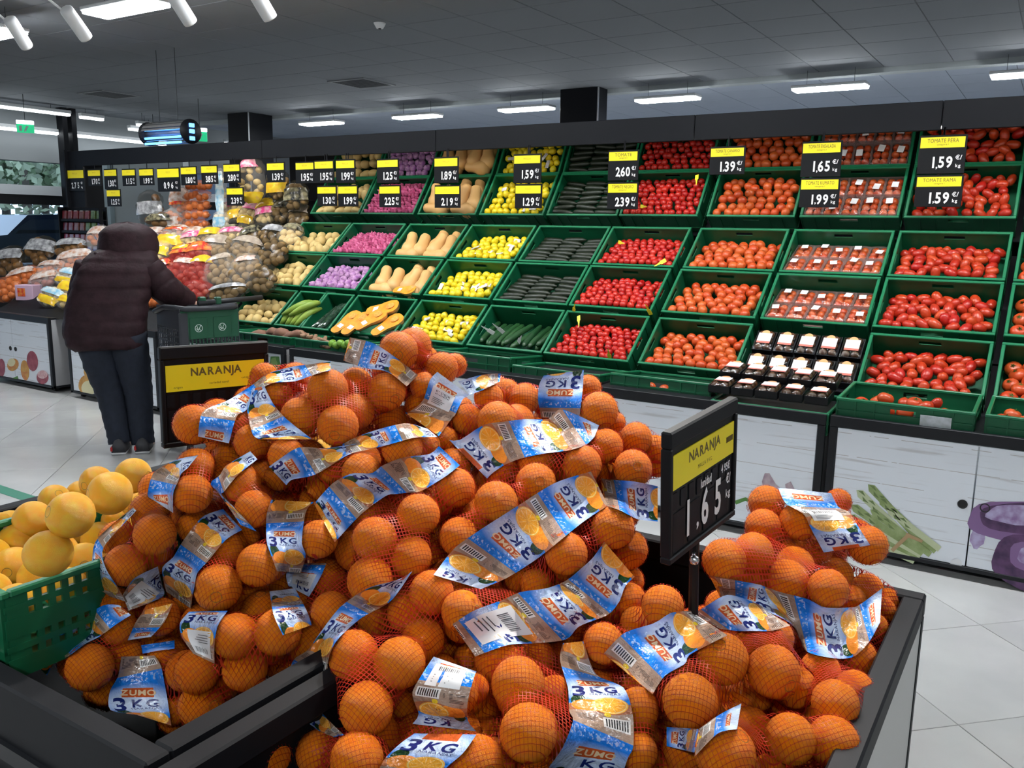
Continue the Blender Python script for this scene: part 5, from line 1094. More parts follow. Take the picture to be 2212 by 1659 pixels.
# ---- oranges: seen ones, read off the photograph as (view, x, y, diameter); a view is (x offset, y offset, scale)
VW = dict(a=(380, 720, .1989), b=(740, 720, .3467), c=(1100, 780, .3467), d=(180, 940, .3467), e=(560, 960, .3467), f=(920, 1000, .4098), g=(40, 1180, .3625), h=(0, 960, .3467), i=(360, 1240, .44), j=(660, 1220, .4612), k=(1040, 1240, .44), l=(1440, 1220, .461), m=(1480, 1020, .394), n=(0, 1200, .2803))
def vp(v, x, y): o = VW[v]; return (o[0]+x*o[2], o[1]+y*o[2])
BAGS = {
 'A': ('net bag of bare-topped oranges with a large blue label, upper left of the heap', 'a1650,605,450 a1760,1005,455 a1350,905,430 b272,365,243 a1960,850,400 a1075,680,380 b280,510,200 a1950,560,380', ['a830,600/960,575 a775,830/1060,770 a830,1090/1200,930 a900,1150/1480,1150']),
 'B': ('bag of oranges at the far upper left, reaching out beyond the NARANJA sign', 'a190,990,430 a690,1010,350 a830,1180,400 a980,1270,380 a960,470,300 a450,900,380 a1300,480,330', ['a240,1120/575,1195 a290,850/660,900 a560,730/770,830 a830,560/880,640 a990,440/1050,540 a1250,365/1300,520 a1420,340/1500,450 a1680,305/1680,400']),
 'C': ('bag of oranges with a curved blue label below the upper left bag', 'a1200,1330,400 a2010,1510,420 a1700,1450,380 a1590,1650,340 b130,790,220 a1120,1560,300', ['a1010,1450/1200,1650 a1090,1390/1260,1590 a1330,1240/1500,1540 a1600,1250/1740,1400 a1730,1235/1850,1330 a1980,1195/2010,1265']),
 'D': ('bag of oranges with a twisted blue label across the middle of the heap', 'b370,710,260 b520,700,180 b30,720,200 b640,660,160', ['b0,690/0,760 b100,640/200,715 b250,590/300,690 b400,560/450,650 b530,595/590,645']),
 'E': ('bag of oranges with a white price sticker on its label, near the top', 'b510,330,180 b460,450,150 b740,470,150 b640,420,190', ['b590,240/790,385 b545,290/750,410 b500,420/700,510 b430,480/685,525 b390,495/600,640']),
 'F': ('topmost bag of oranges, its label standing up with a barcode', 'b350,110,270 b620,220,205 b440,80,230 b520,160,160 b490,225,130 b700,200,150 b580,330,190', ['b45,25/5,170 b190,60/135,215 b330,150/280,240 b470,260/400,330']),
 'G': ('bag of oranges with a long crinkled label right of the middle of the heap', 'c455,645,245 c600,530,220 b775,535,195 b965,545,250 c170,620,250 c320,690,160', ['b665,665/900,905 b730,665/935,870 b880,570/1010,820 b1010,550/1110,780 b1130,535/1250,750 c240,360/380,555 c330,300/480,520 c560,400/530,475']),
 'H': ('bag of oranges with a short folded label at the top edge of the heap', 'b1130,410,195 b910,400,185 b1020,370,175 b960,330,140', ['b720,300/790,385 b860,260/880,350 b985,250/980,300']),
 'I': ('bag of oranges with an upside-down ZUMO label at the upper right of the heap', 'c560,310,240 c100,230,190 c490,170,170 c660,380,130 c330,230,190', ['c215,90/465,55 c185,150/460,150 c180,250/450,250 c200,350/435,360']),
 'J': ('bag of oranges left of the tall price sign, in its shadow', 'c770,670,240 c790,480,200 c910,540,160 c920,650,150 c610,690,130 c800,860,200', ['c570,730/600,900 c650,740/690,930 c780,750/800,985 c925,780/925,1000']),
 'K': ('bag of oranges at the left edge of the heap next to the loose oranges', 'd680,365,245 d700,200,240 d450,330,200 d900,120,170', ['d715,125/650,205 d590,150/610,240 d440,230/590,290 d400,370/560,360 d430,400/560,485']),
 'K2': ('bag of oranges with a thin twisted label right of the left edge bag', 'd1065,460,240 d985,300,240 d850,250,190 d1120,230,150', ['d1040,100/1085,150 d890,190/960,250 d850,250/880,350 d790,300/860,370 d850,370/930,440 d980,560/1080,600']),
 'L': ('bag of oranges leaning on the green crate of loose oranges', 'd445,620,260 d265,810,260 d215,640,215 d410,470,230 d470,770,190', ['d310,450/330,470 d90,640/125,700 d55,770/140,830 d60,920/210,940 g545,300/640,330']),
 'M': ('bag of oranges with an orange-slice label in the left middle of the heap', 'd840,950,290 d880,715,240 d690,570,200 d1000,640,200', ['d870,460/990,590 d740,510/890,650 d620,660/780,780 d560,760/710,860 d490,830/690,950 g880,270/1025,370']),
 'N': ('bag of oranges with a brown barcode label in the middle of the heap', 'e370,590,240 d1090,810,270 e60,760,200 e30,480,170 e180,560,200', ['e75,345/340,360 e45,440/290,420 e45,600/265,610 e70,680/290,690 e110,790/260,800', 'e270,740/420,740 e170,800/380,830 e180,880/310,950', 'i505,85/630,70 i525,200/690,185 i570,300/712,250']),
 'P': ('bag of oranges with a long diagonal label in the centre of the heap', 'e720,590,280 e990,440,270 e690,845,290 e940,700,270 e1220,270,250 e1090,370,240', ['e340,370/470,610 e460,240/640,430 e580,180/790,320 e700,180/850,310 e770,130/930,300 e900,80/1010,290 e1060,60/1160,200 e1120,10/1250,130']),
 'Q': ('bag of oranges with a long straight 3KG label right of the heap centre', 'f985,340,230 f740,480,230 f370,210,250 f175,390,210 f580,110,220 f580,640,170 f490,600,160', ['f40,590/290,665 f150,450/420,610 f290,350/520,550 f470,235/620,480 f680,105/830,310 f870,45/960,225']),
 'R': ('bag of oranges whose bent label carries a white sticker, below the straight one', 'f190,780,220 f1070,720,180 f700,780,210 f430,860,210 f930,640,190', ['f140,850/260,1020 f250,780/430,960 f410,720/590,950 f500,680/740,930 f640,660/810,860 f740,620/960,800 f820,555/1020,730 f880,500/1050,650 f940,415/1100,600']),
 'S': ('bag of big bare oranges in the lower left middle, label running down its left side', 'j285,675,270 j440,460,260 j225,425,240 j590,130,210 j110,620,165 j550,350,200 j120,220,190 j480,220,200 j320,260,160 j480,660,150', ['j440,70/500,30 j290,110/400,170 j160,200/260,250 j60,330/150,350 j10,400/110,430 j-60,450/95,540 j-90,580/50,640']),
 'T': ('bag of oranges whose label shows 3KG upside down over a white sticker', 'j700,600,220 j790,580,140 j830,680,160 j600,640,170', ['j600,430/800,500 j560,490/790,525 j500,600/760,640 j530,700/760,730 j500,745/800,780']),
 'U': ('bag of oranges cut by the bottom edge, below the upside-down 3KG label', 'j240,910,250 j800,930,260 j60,880,210 j560,940,230', ['j510,790/800,795 j440,840/740,880 j370,910/650,960 j330,990/600,1040']),
 'V': ('bag of oranges with ZUMO and sticker label, in the left bin near its divider', 'i335,305,225 i385,465,220 i545,285,230 i150,480,215 i170,640,220 i280,550,150', ['i110,185/300,180 i65,240/250,255 i75,310/235,345 i130,390/235,440']),
 'W': ('bag of oranges at the front of the left bin beside the green crate', 'g425,720,280 g590,480,220 g640,650,200 g520,850,190 g330,700,180', ['g40,650/170,770 g110,590/230,670 g190,550/290,660 g340,480/400,580 g370,430/480,540 g510,350/590,460 g600,350/670,410']),
 'X': ('bag of oranges whose label hangs over the rim of the left bin', 'n1440,890,320 n1540,1150,320 n770,1050,240 n1330,1200,220 n1050,1000,260', ['n935,780/1190,770 n910,930/1240,850 n845,1050/1280,1050 n850,1190/1300,1170 n1060,1230/1320,1310']),
 'Y': ('bag of oranges in the left bin under a brown label with a white sticker', 'g560,330,200 g850,420,220 g700,320,200', ['g830,120/855,225 g690,190/860,300 g620,290/655,385', 'g750,380/920,340 g700,450/870,450 g650,560/790,540', 'g730,590/930,560 g740,640/930,610']),
 'AB': ('bag of oranges at the bottom left of the front bin, label folded into a loop', 'i480,885,290 i600,730,220 i910,920,220 i380,800,160 i760,870,200', ['i380,650/330,700 i250,720/330,780 i250,780/320,870 i255,860/300,960', 'i440,650/515,710 i590,590/625,655 i720,600/650,690 i770,690/740,765 i870,790/820,800']),
 'AC': ('bag of oranges with a wide ZUMO label running down to the bottom edge', 'k230,780,330 k180,540,270 k770,660,205 k360,595,190 k60,910,210 k770,870,190 k410,830,160 k560,760,230 k250,985,170', ['k400,340/500,330 k385,420/560,490 k425,560/700,560 k430,670/745,700 k450,720/745,850 k400,850/720,900 k330,950/690,990']),
 'AD': ('bag of oranges with a brown barcode label right of the ZUMO label', 'l260,440,260 l110,640,260 k600,340,200 k890,160,210 l300,590,230 l40,510,200 k760,240,160', ['k600,390/840,590 k700,290/900,500 k850,240/1000,440 l20,225/110,420 l110,215/285,330']),
 'AE': ('bag of oranges with a short blue label right of the barcode label', 'l500,500,250 l600,570,200 l500,340,190 l380,370,130 l310,260,170', ['l130,230/250,300 l190,190/330,310 l290,140/410,310 l430,185/490,310 l460,210/580,285']),
 'AF': ('large bag of oranges at the right corner of the front bin, label winding round it', 'm785,640,220 m215,485,240 m375,440,220 m560,600,290 m600,510,210 m430,300,200 m320,600,200 m830,560,180 m910,700,160 m1080,760,150 m1110,700,130 m1000,640,170', ['l200,50/250,150 l420,90/400,190 l455,100/590,280 l540,130/640,390 l660,160/690,420 l740,200/800,440 l860,200/880,430 l900,190/950,360 l1010,110/1000,270']),
 'AG': ('bag of oranges below the winding label, against the right rim', 'l790,650,220 l880,590,190 l720,500,190 l900,430,165 l930,510,130 l970,290,130 l640,650,100', []),
 'AH': ('bag of oranges on top of the right heap, price sticker on its label', 'm445,170,195 m1000,400,215 m620,270,205 m840,160,140 m950,330,140 m780,300,200', ['m510,85/800,115 m550,170/840,190 m650,230/900,220 m690,310/950,300 m760,440/1015,400']),
 'AI': ('bag of oranges at the bottom right, three large oranges bare', 'l275,885,285 l580,815,235 l780,830,240 l395,770,200 l480,970,160', ['l150,770/130,900 l250,700/240,790 l350,650/330,770', 'l0,760/0,850 l160,770/130,880']),
}
bag_ids = list(BAGS); O_ = []   # [x, y, diam, bag, order]
for bi, bk in enumerate(bag_ids):
    for q, tok in enumerate(BAGS[bk][1].split()):
        x, y, dm = [float(t_) for t_ in tok[1:].split(',')]; X_, Y_ = vp(tok[0], x, y); O_.append([X_, Y_, dm*VW[tok[0]][2], bi, q])
# unseen stretches of the heap: more oranges of the nearest bag, lying deeper
REG = [[(395, 900), (560, 800), (760, 745), (880, 730), (1000, 790), (1240, 820), (1330, 910), (1420, 950), (1420, 1250), (1530, 1290), (1545, 1210), (1630, 1080), (1840, 1100), (1880, 1180), (1900, 1340), (1850, 1480), (1790, 1700), (490, 1700), (500, 1560), (600, 1450), (400, 1560), (90, 1420), (230, 1240), (250, 1130), (340, 1030), (420, 960)]]
def inside(x, y, P):
    r = False
    for (x0, y0), (x1, y1) in zip(P, P[1:]+P[:1]):
        if (y0 > y) != (y1 > y) and x < (x1-x0)*(y-y0)/(y1-y0)+x0: r = not r
    return r
seen = list(O_)
for gy in range(740, 1700, 34):
    for gx in range(60, 1920, 34):
        x, y = gx+random.uniform(-8, 8), gy+random.uniform(-8, 8)
        if not all(inside(x+a, y+c, REG[0]) for a, c in ((0, 0), (-36, 0), (36, 0), (0, -44), (0, 30), (-26, -32), (26, -32))): continue
        if all(math.hypot(x-o[0], y-o[1]) > o[2]*.44 for o in O_):
            nb = min(seen, key=lambda o: math.hypot(x-o[0], y-o[1])); O_.append([x, y, nb[2]*.93, nb[3], 9])
O_ = np.array(O_); nO = len(O_)
own = FOC*.0735/np.clip(O_[:, 2], 60, 140)
def basis(x, y):
    u, v = (x-1000)/800, (y-1200)/400; return np.stack([np.ones_like(u), u, v, u*u, u*v, v*v], -1)
wgt = np.where(O_[:, 4] < 3, 1.0, .25)[:, None]
co, *_ = np.linalg.lstsq(basis(O_[:, 0], O_[:, 1])*wgt, own*wgt[:, 0], rcond=None)
def surf_d(x, y): return float((basis(np.array([x]), np.array([y])) @ co)[0])
fitd = basis(O_[:, 0], O_[:, 1]) @ co
dep = .72*fitd+.28*np.clip(own, fitd-.12, fitd+.12) + .012*np.minimum(O_[:, 4], 6)+np.where(O_[:, 4] == 9, .045, 0)
rays = np.array([list(ray(a[0], a[1])) for a in O_])/FOC
for it in range(14):
    P_o = rays*dep[:, None]; r_o = O_[:, 2]*dep/(2*FOC)
    for i in range(nO):
        dv = P_o-P_o[i]; ds = np.sqrt((dv**2).sum(1)); need = .90*(r_o+r_o[i])-ds
        for j in np.where((need > 0) & (np.arange(nO) > i))[0]:
            back = j
            if O_[i, 3] != O_[j, 3] and O_[j, 1] > O_[i, 1]+12: back = i
            dep[back] += min(.012, need[j]*.5)
P_o = rays*dep[:, None]+np.array([0, 0, EYE]); r_o = np.clip(O_[:, 2]*dep/(2*FOC), .024, .044)
# hidden oranges filling each bag behind the seen ones
allp = [Vector(p) for p in P_o]; allr = list(r_o); owner = [int(b_) for b_ in O_[:, 3]]
away = Vector((CF.x, CF.y, -.55)).normalized()
for lay in range(2):
    for i in range(nO):
        r = .035; base = allp[i]+away*(1.7+1.5*lay)*.036+Vector((random.uniform(-.02, .02), random.uniform(-.02, .02), random.uniform(-.02, .01)))
        lim = -1.0 if owner[i] not in [bag_ids.index(z) for z in ('V', 'W', 'X', 'Y', 'L', 'K', 'M', 'K2')] else -2.0
        if not (lim < base.x < -.22 and .47 < base.y < 1.86 and base.z > .56): continue
        if all((base-p).length > .86*(r+q) for p, q in zip(allp, allr)): allp.append(base); allr.append(r); owner.append(owner[i])
# orange
m, nt, b = _nt('orange_peel'); k = N(nt); b.inputs['Roughness'].default_value = .38; b.inputs['Specular IOR Level'].default_value = .28
sx_ = k.n('ShaderNodeSeparateXYZ'); k.l(k.obj(), sx_.inputs[0])
cc = k.mix(k.rnd(), (0.95, 0.205, 0.002), (0.97, 0.265, 0.004)); cc = k.mix(k.ramp(k.noise(3.0, 2, k.obj()), [(.35, (0, 0, 0)), (.7, (1, 1, 1))]), cc, (0.97, 0.30, 0.007))
stem = k.m('GREATER_THAN', sx_.outputs[2], .955); cc = k.mix(stem, cc, (0.16, 0.13, 0.03)); k.l(cc, b.inputs['Base Color'])
k.l(k.bump(k.noise(52, 1, k.obj()), .02, .6), b.inputs['Normal']); M_or = m
prof = [(0, -.97)]+[(math.sin(PI*i/13), -math.cos(PI*i/13)*.985) for i in range(1, 13)]+[(.22, .955), (.12, .935), (0, .94)]
ME_or = MB().lathe(prof, 22).mesh('orange', [M_or], True)
# net: real surface with open meshes (alpha grid), threads close up where the net hangs free
m, nt, b = _nt('red_net'); k = N(nt); b.inputs['Roughness'].default_value = .4
uvs = k.n('ShaderNodeSeparateXYZ'); k.l(k.uv(), uvs.inputs[0]); at_ = k.n('ShaderNodeAttribute'); at_.attribute_name = 'slack'
lo = k.m('ADD', k.m('MULTIPLY', at_.outputs['Fac'], .085), .047)
def line(c): return k.m('GREATER_THAN', k.m('ABSOLUTE', k.m('SUBTRACT', k.m('FRACT', c), .5)), k.m('SUBTRACT', .5, lo))
al = k.m('MAXIMUM', line(uvs.outputs[0]), line(uvs.outputs[1])); k.l(al, b.inputs['Alpha'])
b.inputs['Base Color'].default_value = (0.42, 0.026, 0.012, 1); b.inputs['Specular IOR Level'].default_value = .15; M_net = m
# printed label film
m, nt, b = _nt('printed_label_film'); k = N(nt); b.inputs['Roughness'].default_value = .13; b.inputs['Coat Weight'].default_value = .2; b.inputs['Coat Roughness'].default_value = .06
us = k.n('ShaderNodeSeparateXYZ'); k.l(k.uv(), us.inputs[0]); u_ = us.outputs[0]; s_ = k.m('FRACT', us.outputs[1])
def dist(cu, cs, au=1.0, as_=1.0):
    a = k.m('MULTIPLY', k.m('SUBTRACT', u_, cu), .065/au); c = k.m('MULTIPLY', k.m('SUBTRACT', s_, cs), .15/as_)
    return k.m('SQRT', k.m('ADD', k.m('MULTIPLY', a, a), k.m('MULTIPLY', c, c)))
def inr(x, a, c): return k.m('MULTIPLY', k.m('GREATER_THAN', x, a), k.m('LESS_THAN', x, c))
nz = k.noise(60, 2, k.obj())
col = k.mix(k.ramp(k.m('ADD', dist(.5, .38), k.m('MULTIPLY', k.m('SUBTRACT', nz, .5), .012)), [(.010/.1, (1, 1, 1)), (.034/.1, (0, 0, 0))][::1]) if False else k.m('MULTIPLY', k.m('SUBTRACT', 1, k.m('DIVIDE', dist(.5, .37, 1.6, 1.2), .032), clamp=True), 1.9, clamp=True), (0.010, 0.20, 0.74), (0.62, 0.75, 0.96))
scr = k.m('MULTIPLY', inr(s_, .02, .10), k.m('GREATER_THAN', k.noise(160, 2, k.obj()), .57)); col = k.mix(k.m('MULTIPLY', scr, .6), col, (0.55, 0.70, 0.90))
zb = k.m('MULTIPLY', inr(s_, .185, .30), inr(u_, .22, .78)); col = k.mix(zb, col, (0.62, 0.11, 0.025))
bgb = inr(s_, .57, .77); wobb = k.m('ADD', s_, k.m('MULTIPLY', k.m('SINE', k.m('MULTIPLY', u_, 7)), .02)); bgb = inr(wobb, .57, .78)
half = k.m('MULTIPLY', bgb, k.m('GREATER_THAN', s_, .64)); col = k.mix(half, col, (0.36, 0.13, 0.06))
col = k.mix(k.m('LESS_THAN', dist(.16, .58, .6, 1.3), .0135), col, (0.012, 0.05, 0.015))
col = k.mix(k.m('LESS_THAN', dist(.30, .67), .0165), col, (0.80, 0.26, 0.03))
d2 = dist(.66, .655); col = k.mix(k.m('LESS_THAN', d2, .0195), col, (0.82, 0.40, 0.05)); col = k.mix(k.m('LESS_THAN', d2, .0182), col, (0.86, 0.62, 0.22)); col = k.mix(k.m('LESS_THAN', d2, .0168), col, (0.88, 0.40, 0.04))
ang = k.m('ARCTAN2', k.m('MULTIPLY', k.m('SUBTRACT', u_, .66), .065), k.m('MULTIPLY', k.m('SUBTRACT', s_, .655), .15))
sp_ = k.m('MULTIPLY', k.m('LESS_THAN', d2, .0155), k.m('LESS_THAN', k.m('ABSOLUTE', k.m('SUBTRACT', k.m('FRACT', k.m('MULTIPLY', ang, 1.59)), .5)), .05)); col = k.mix(sp_, col, (0.90, 0.62, 0.25))
wood = k.m('GREATER_THAN', wobb, .775); wn = k.n('ShaderNodeTexWave'); wn.inputs['Scale'].default_value = 1.0; wn.inputs['Distortion'].default_value = 2.0; k.l(k.uv(), wn.inputs[0])
wmp = k.n('ShaderNodeMapping'); wmp.inputs['Scale'].default_value = (1.5, 24, 1); k.l(k.uv(), wmp.inputs[0])
wc = k.mix(k.noise(4, 3, wmp.outputs[0]), (0.24, 0.155, 0.115), (0.46, 0.34, 0.26)); col = k.mix(wood, col, wc)
lines_ = k.m('MULTIPLY', k.m('MULTIPLY', inr(s_, .80, .90), inr(u_, .06, .46)), k.m('GREATER_THAN', k.m('FRACT', k.m('MULTIPLY', s_, 70)), .55)); col = k.mix(k.m('MULTIPLY', lines_, k.m('GREATER_THAN', nz, .42)), col, (0.05, 0.04, 0.04))
bar = k.m('MULTIPLY', inr(s_, .83, .935), inr(u_, .52, .95)); col = k.mix(bar, col, (0.72, 0.70, 0.68))
bars = k.m('MULTIPLY', k.m('MULTIPLY', inr(s_, .843, .922), inr(u_, .55, .92)), k.m('GREATER_THAN', k.noise(1.0, 0, None) if False else k.m('FRACT', k.m('MULTIPLY', u_, 24)), .45)); col = k.mix(bars, col, (0.03, 0.03, 0.03))
col = k.mix(k.m('LESS_THAN', dist(.60, .80), .0035), col, (0.75, 0.55, 0.03))
k.l(col, b.inputs['Base Color']); k.l(k.bump(k.noise(60, 3, k.obj(), .55), .007, .8), b.inputs['Normal']); M_label = m
M_navy = mat('print_navy', (0.010, 0.022, 0.16), rough=.25); M_cream = mat('print_cream_letters', (0.88, 0.66, 0.40), rough=.3); M_stk = mat('white_sticker', (0.74, 0.75, 0.77), rough=.35); M_stkp = mat('sticker_print', (0.07, 0.07, 0.08), rough=.5)

from mathutils.bvhtree import BVHTree
bag_obj = {}; tri_v = []; tri_f = []
NU, NV = 124, 70
for bi, bk in enumerate(bag_ids):
    idx = [i for i, w in enumerate(owner) if w == bi]
    C = sum((allp[i] for i in idx), Vector())/len(idx); zmin = min(allp[i].z-allr[i] for i in idx)
    t = thing('orange_net_bag', BAGS[bk][0], 'net bag', (C.x, C.y, zmin), 'net bags of oranges'); off = Vector((C.x, C.y, zmin)); bag_obj[bk] = (t, off)
    for i in idx:
        link('orange', ME_or, t, Matrix.Translation(allp[i]-off) @ rand_rot() @ Matrix.Scale(allr[i], 4))
    # net membrane stretched over the oranges (obstacle relaxation of a radial function)
    A = np.array([list(allp[i]-C) for i in idx]); Rr_ = np.array([allr[i]+.0024 for i in idx])
    cov = A.T @ A+np.eye(3)*1e-6; ev, evec = np.linalg.eigh(cov); pole = evec[:, 2]
    cfv = np.array(list(CF)); pole = pole-cfv*(pole @ cfv)*.8; pole /= np.linalg.norm(pole)
    nf = (CP-C).normalized()*.8+Vector((0, 0, .6)); nf = np.array(list(nf.normalized())); ga = np.cross(nf, [.2, .3, 1.]); ga /= np.linalg.norm(ga); gb = np.cross(nf, ga); gt = random.uniform(.2, 1.3); ga, gb = ga*math.cos(gt)+gb*math.sin(gt), gb*math.cos(gt)-ga*math.sin(gt)
    e1 = np.cross(pole, [0.3, .2, .9]); e1 /= np.linalg.norm(e1); e2 = np.cross(pole, e1)
    th = np.linspace(0.02, PI-.02, NV); ph = np.linspace(0, 2*PI, NU, endpoint=False)
    D_ = (np.sin(th)[:, None, None]*(np.cos(ph)[None, :, None]*e1+np.sin(ph)[None, :, None]*e2)+np.cos(th)[:, None, None]*pole)
    pc = D_ @ A.T; disc = pc**2-((A**2).sum(1)-Rr_**2); ok = (disc > 0); hit = np.where(ok, pc+np.sqrt(np.maximum(disc, 0)), -1).max(-1)
    r0_ = np.maximum(hit, .012); r_ = r0_.copy()
    for it in range(24):
        up_ = np.vstack([r_[:1], r_[:-1]]); dn = np.vstack([r_[1:], r_[-1:]]); avg = (up_+dn+np.roll(r_, 1, 1)+np.roll(r_, -1, 1))/4
        r_ = np.maximum(r0_, avg)
    slack = np.clip((r_-r0_)/.03, 0, 1)
    Vn = (D_*r_[..., None]).reshape(-1, 3)+np.array(list(C-off))
    F = []; UVs = []; P3 = D_*r_[..., None]; gu = (P3 @ ga)/.0060; gv = (P3 @ gb)/.0072; axr = float(np.mean(np.sort((r_*np.sin(th)[:, None]).max(0)))); nl = round(2*PI*axr/.0060)
    for j in range(NV-1):
        for i in range(NU):
            i2 = (i+1) % NU; F.append((j*NU+i, (j+1)*NU+i, (j+1)*NU+i2, j*NU+i2))
            a, c = i/NU*nl, (i+1)/NU*nl; UVs.append([(gu[q], gv[q]) for q in ((j, i), (j+1, i), (j+1, i2), (j, i2))])
    mb = MB(); mb.add(Vn.tolist(), F, UVs); me = mb.mesh('net', [M_net], True)
    at2 = me.attributes.new('slack', 'FLOAT', 'POINT'); at2.data.foreach_set('value', slack.reshape(-1).astype(np.float32))
    link('net', me, t)
    o0 = len(tri_v); tri_v += [Vector(p)+off for p in Vn.tolist()]; tri_f += [tuple(o0+q for q in f) for f in F]
bvh = BVHTree.FromPolygons(tri_v, tri_f)
def catmull(pts, n):
    P = np.array(pts, float); m_ = len(P); L = np.concatenate([[0], np.cumsum(np.linalg.norm(np.diff((P[:, :2]+P[:, 2:])/2, axis=0), axis=1))]); out = []
    for s in np.linspace(0, L[-1], n):
        i = min(max(np.searchsorted(L, s)-1, 0), m_-2); t = (s-L[i])/max(1e-6, L[i+1]-L[i])
        p0, p1, p2, p3 = P[max(i-1, 0)], P[i], P[i+1], P[min(i+2, m_-1)]
        q = .5*((2*p1)+(-p0+p2)*t+(2*p0-5*p1+4*p2-p3)*t*t+(-p0+3*p1-3*p2+p3)*t**3); out.append(q*.75+(p1+(p2-p1)*t)*.25)
    return np.array(out)
STK = {('E', 0): (.45, .78), ('R', 0): (.05, .30), ('T', 0): (.62, .92), ('V', 0): (.55, .95), ('AH', 0): (.40, .58), ('Y', 0): (.35, .95), ('N', 1): (.45, .85)}
PHASE = {'Q': .30, 'R': -.10, 'A': .25, 'B': .55, 'C': .25, 'G': .22, 'P': .12, 'M': .15, 'AC': .62, 'AD': .75, 'I': .83, 'F': .75, 'N': .60, 'T': .30, 'U': .2, 'W': .55, 'X': .78, 'S': .2, 'V': .1, 'AH': .25, 'AF': .72, 'AE': .86, 'E': .6, 'J': .75, 'AI': .75}
for bk in bag_ids:
    t, off = bag_obj[bk]
    for sn, spec in enumerate(BAGS[bk][2]):
        st_ = []
        for tok in spec.split():
            l_, r2 = tok[1:].split('/'); a = vp(tok[0], *[float(q) for q in l_.split(',')]); c = vp(tok[0], *[float(q) for q in r2.split(',')]); st_.append([*a, *c])
        if bk in ('I', 'T', 'E', 'P', 'C', 'D', 'B', 'AH'): st_ = st_[::-1]
        tv = np.array(st_[-1][:2])+np.array(st_[-1][2:])-np.array(st_[0][:2])-np.array(st_[0][2:]); lr = np.sum([np.array(q[2:])-np.array(q[:2]) for q in st_], 0)
        if tv[0]*lr[1]-tv[1]*lr[0] < 0: st_ = [[*q[2:], *q[:2]] for q in st_]      # keep the print from reading mirrored
        n_, w_n = max(14, 4*len(st_)), 9
        S = catmull(st_, n_); px = S[:, None, :2]*(1-np.linspace(0, 1, w_n))[None, :, None]+S[:, None, 2:]*np.linspace(0, 1, w_n)[None, :, None]
        dl = np.zeros((n_, w_n)); ob = np.full((n_, w_n), 9.0); base = np.zeros((n_, w_n))
        for i in range(n_):
            for j in range(w_n):
                d = ray(*px[i, j]); h = bvh.ray_cast(CP, d.normalized()); base[i, j] = surf_d(*px[i, j])-.02
                if h[0] is not None: ob[i, j] = depth_of(h[0])-.0035
        dl = np.minimum(np.where(ob < 8, ob, base), np.inf)
        md = np.median(dl); dl = np.clip(dl, md-.09, md+.10)
        for it in range(26):
            pd = np.pad(dl, 1, mode='edge'); avg = (pd[:-2, 1:-1]*1.2+pd[2:, 1:-1]*1.2+pd[1:-1, :-2]*.8+pd[1:-1, 2:]*.8)/4; dl = np.minimum(avg+.0004, ob)
        ii, jj = np.meshgrid(np.arange(n_), np.linspace(-1, 1, w_n), indexing='ij'); s0 = rng.uniform(0, 6)
        dl = dl-.0035*np.abs(np.sin(ii*.9+s0+jj*1.6))*(.4+.6*np.abs(jj))-.004*(np.abs(jj) > .9)*np.abs(np.sin(ii*1.3+s0))
        G = np.array([[list(at_d(px[i, j, 0], px[i, j, 1], dl[i, j])-off) for j in range(w_n)] for i in range(n_)])
        cen = G[:, w_n//2]; Lm = np.concatenate([[0], np.cumsum(np.linalg.norm(np.diff(cen, axis=0), axis=1))]); vv = Lm/.15+PHASE.get(bk, .3)+.37*sn
        mb = MB(); F = []; UVs = []
        for i in range(n_-1):
            for j in range(w_n-1):
                F.append((i*w_n+j, i*w_n+j+1, (i+1)*w_n+j+1, (i+1)*w_n+j)); a, c = 1-j/(w_n-1), 1-(j+1)/(w_n-1)
                UVs.append([(a, vv[i]), (c, vv[i]), (c, vv[i+1]), (a, vv[i+1])])
        mb.add(G.reshape(-1, 3).tolist(), F, UVs); band = mb.build('label_band', M_label, t, True)
        view = (CP-Vector(G[n_//2, w_n//2])-off).normalized()
        def drape(uc, v, lift):
            """point of the band at across-position uc (0 left, 1 right) and printed length v"""
            x = np.interp(v, vv, np.arange(n_)); i = int(min(x, n_-2)); fi = x-i; y = min(max(uc, 0), 1)*(w_n-1); j = int(min(y, w_n-2)); fj = y-j
            p = G[i, j]*(1-fi)*(1-fj)+G[i+1, j]*fi*(1-fj)+G[i, j+1]*(1-fi)*fj+G[i+1, j+1]*fi*fj
            return Vector(p)+view*lift
        wid = float(np.mean(np.linalg.norm(G[:, 0]-G[:, -1], axis=1))); 
        for k0 in range(int(math.floor(vv[0]))-1, int(vv[-1])+2):
            navy = MB(); cream = MB()
            for (body, bold, sc2, cs, u0, tgt) in (('3', 1, .038, .40, .18, navy), ('KG', 1, .023, .385, .62, navy), ('NARANJAS', 0, .0075, .47, .62, navy), ('ZUMO', 1, .0145, .243, .5, cream)):
                lo_, hi_ = k0+cs-sc2*.45/.15, k0+cs+sc2*.45/.15
                if lo_ < vv[0] or hi_ > vv[-1]: continue
                V_, F_ = text_mesh(body, sc2, bold=bold, sx=.9)
                # printed across the band: letters run along u, their tops point back along v
                tgt.add([drape(1-(u0+p[0]/.065), k0+cs-p[1]/.15, .0009) for p in V_], F_)
            if navy.v: navy.build('lettering', M_navy, band)
            if cream.v: cream.build('lettering', M_cream, band)
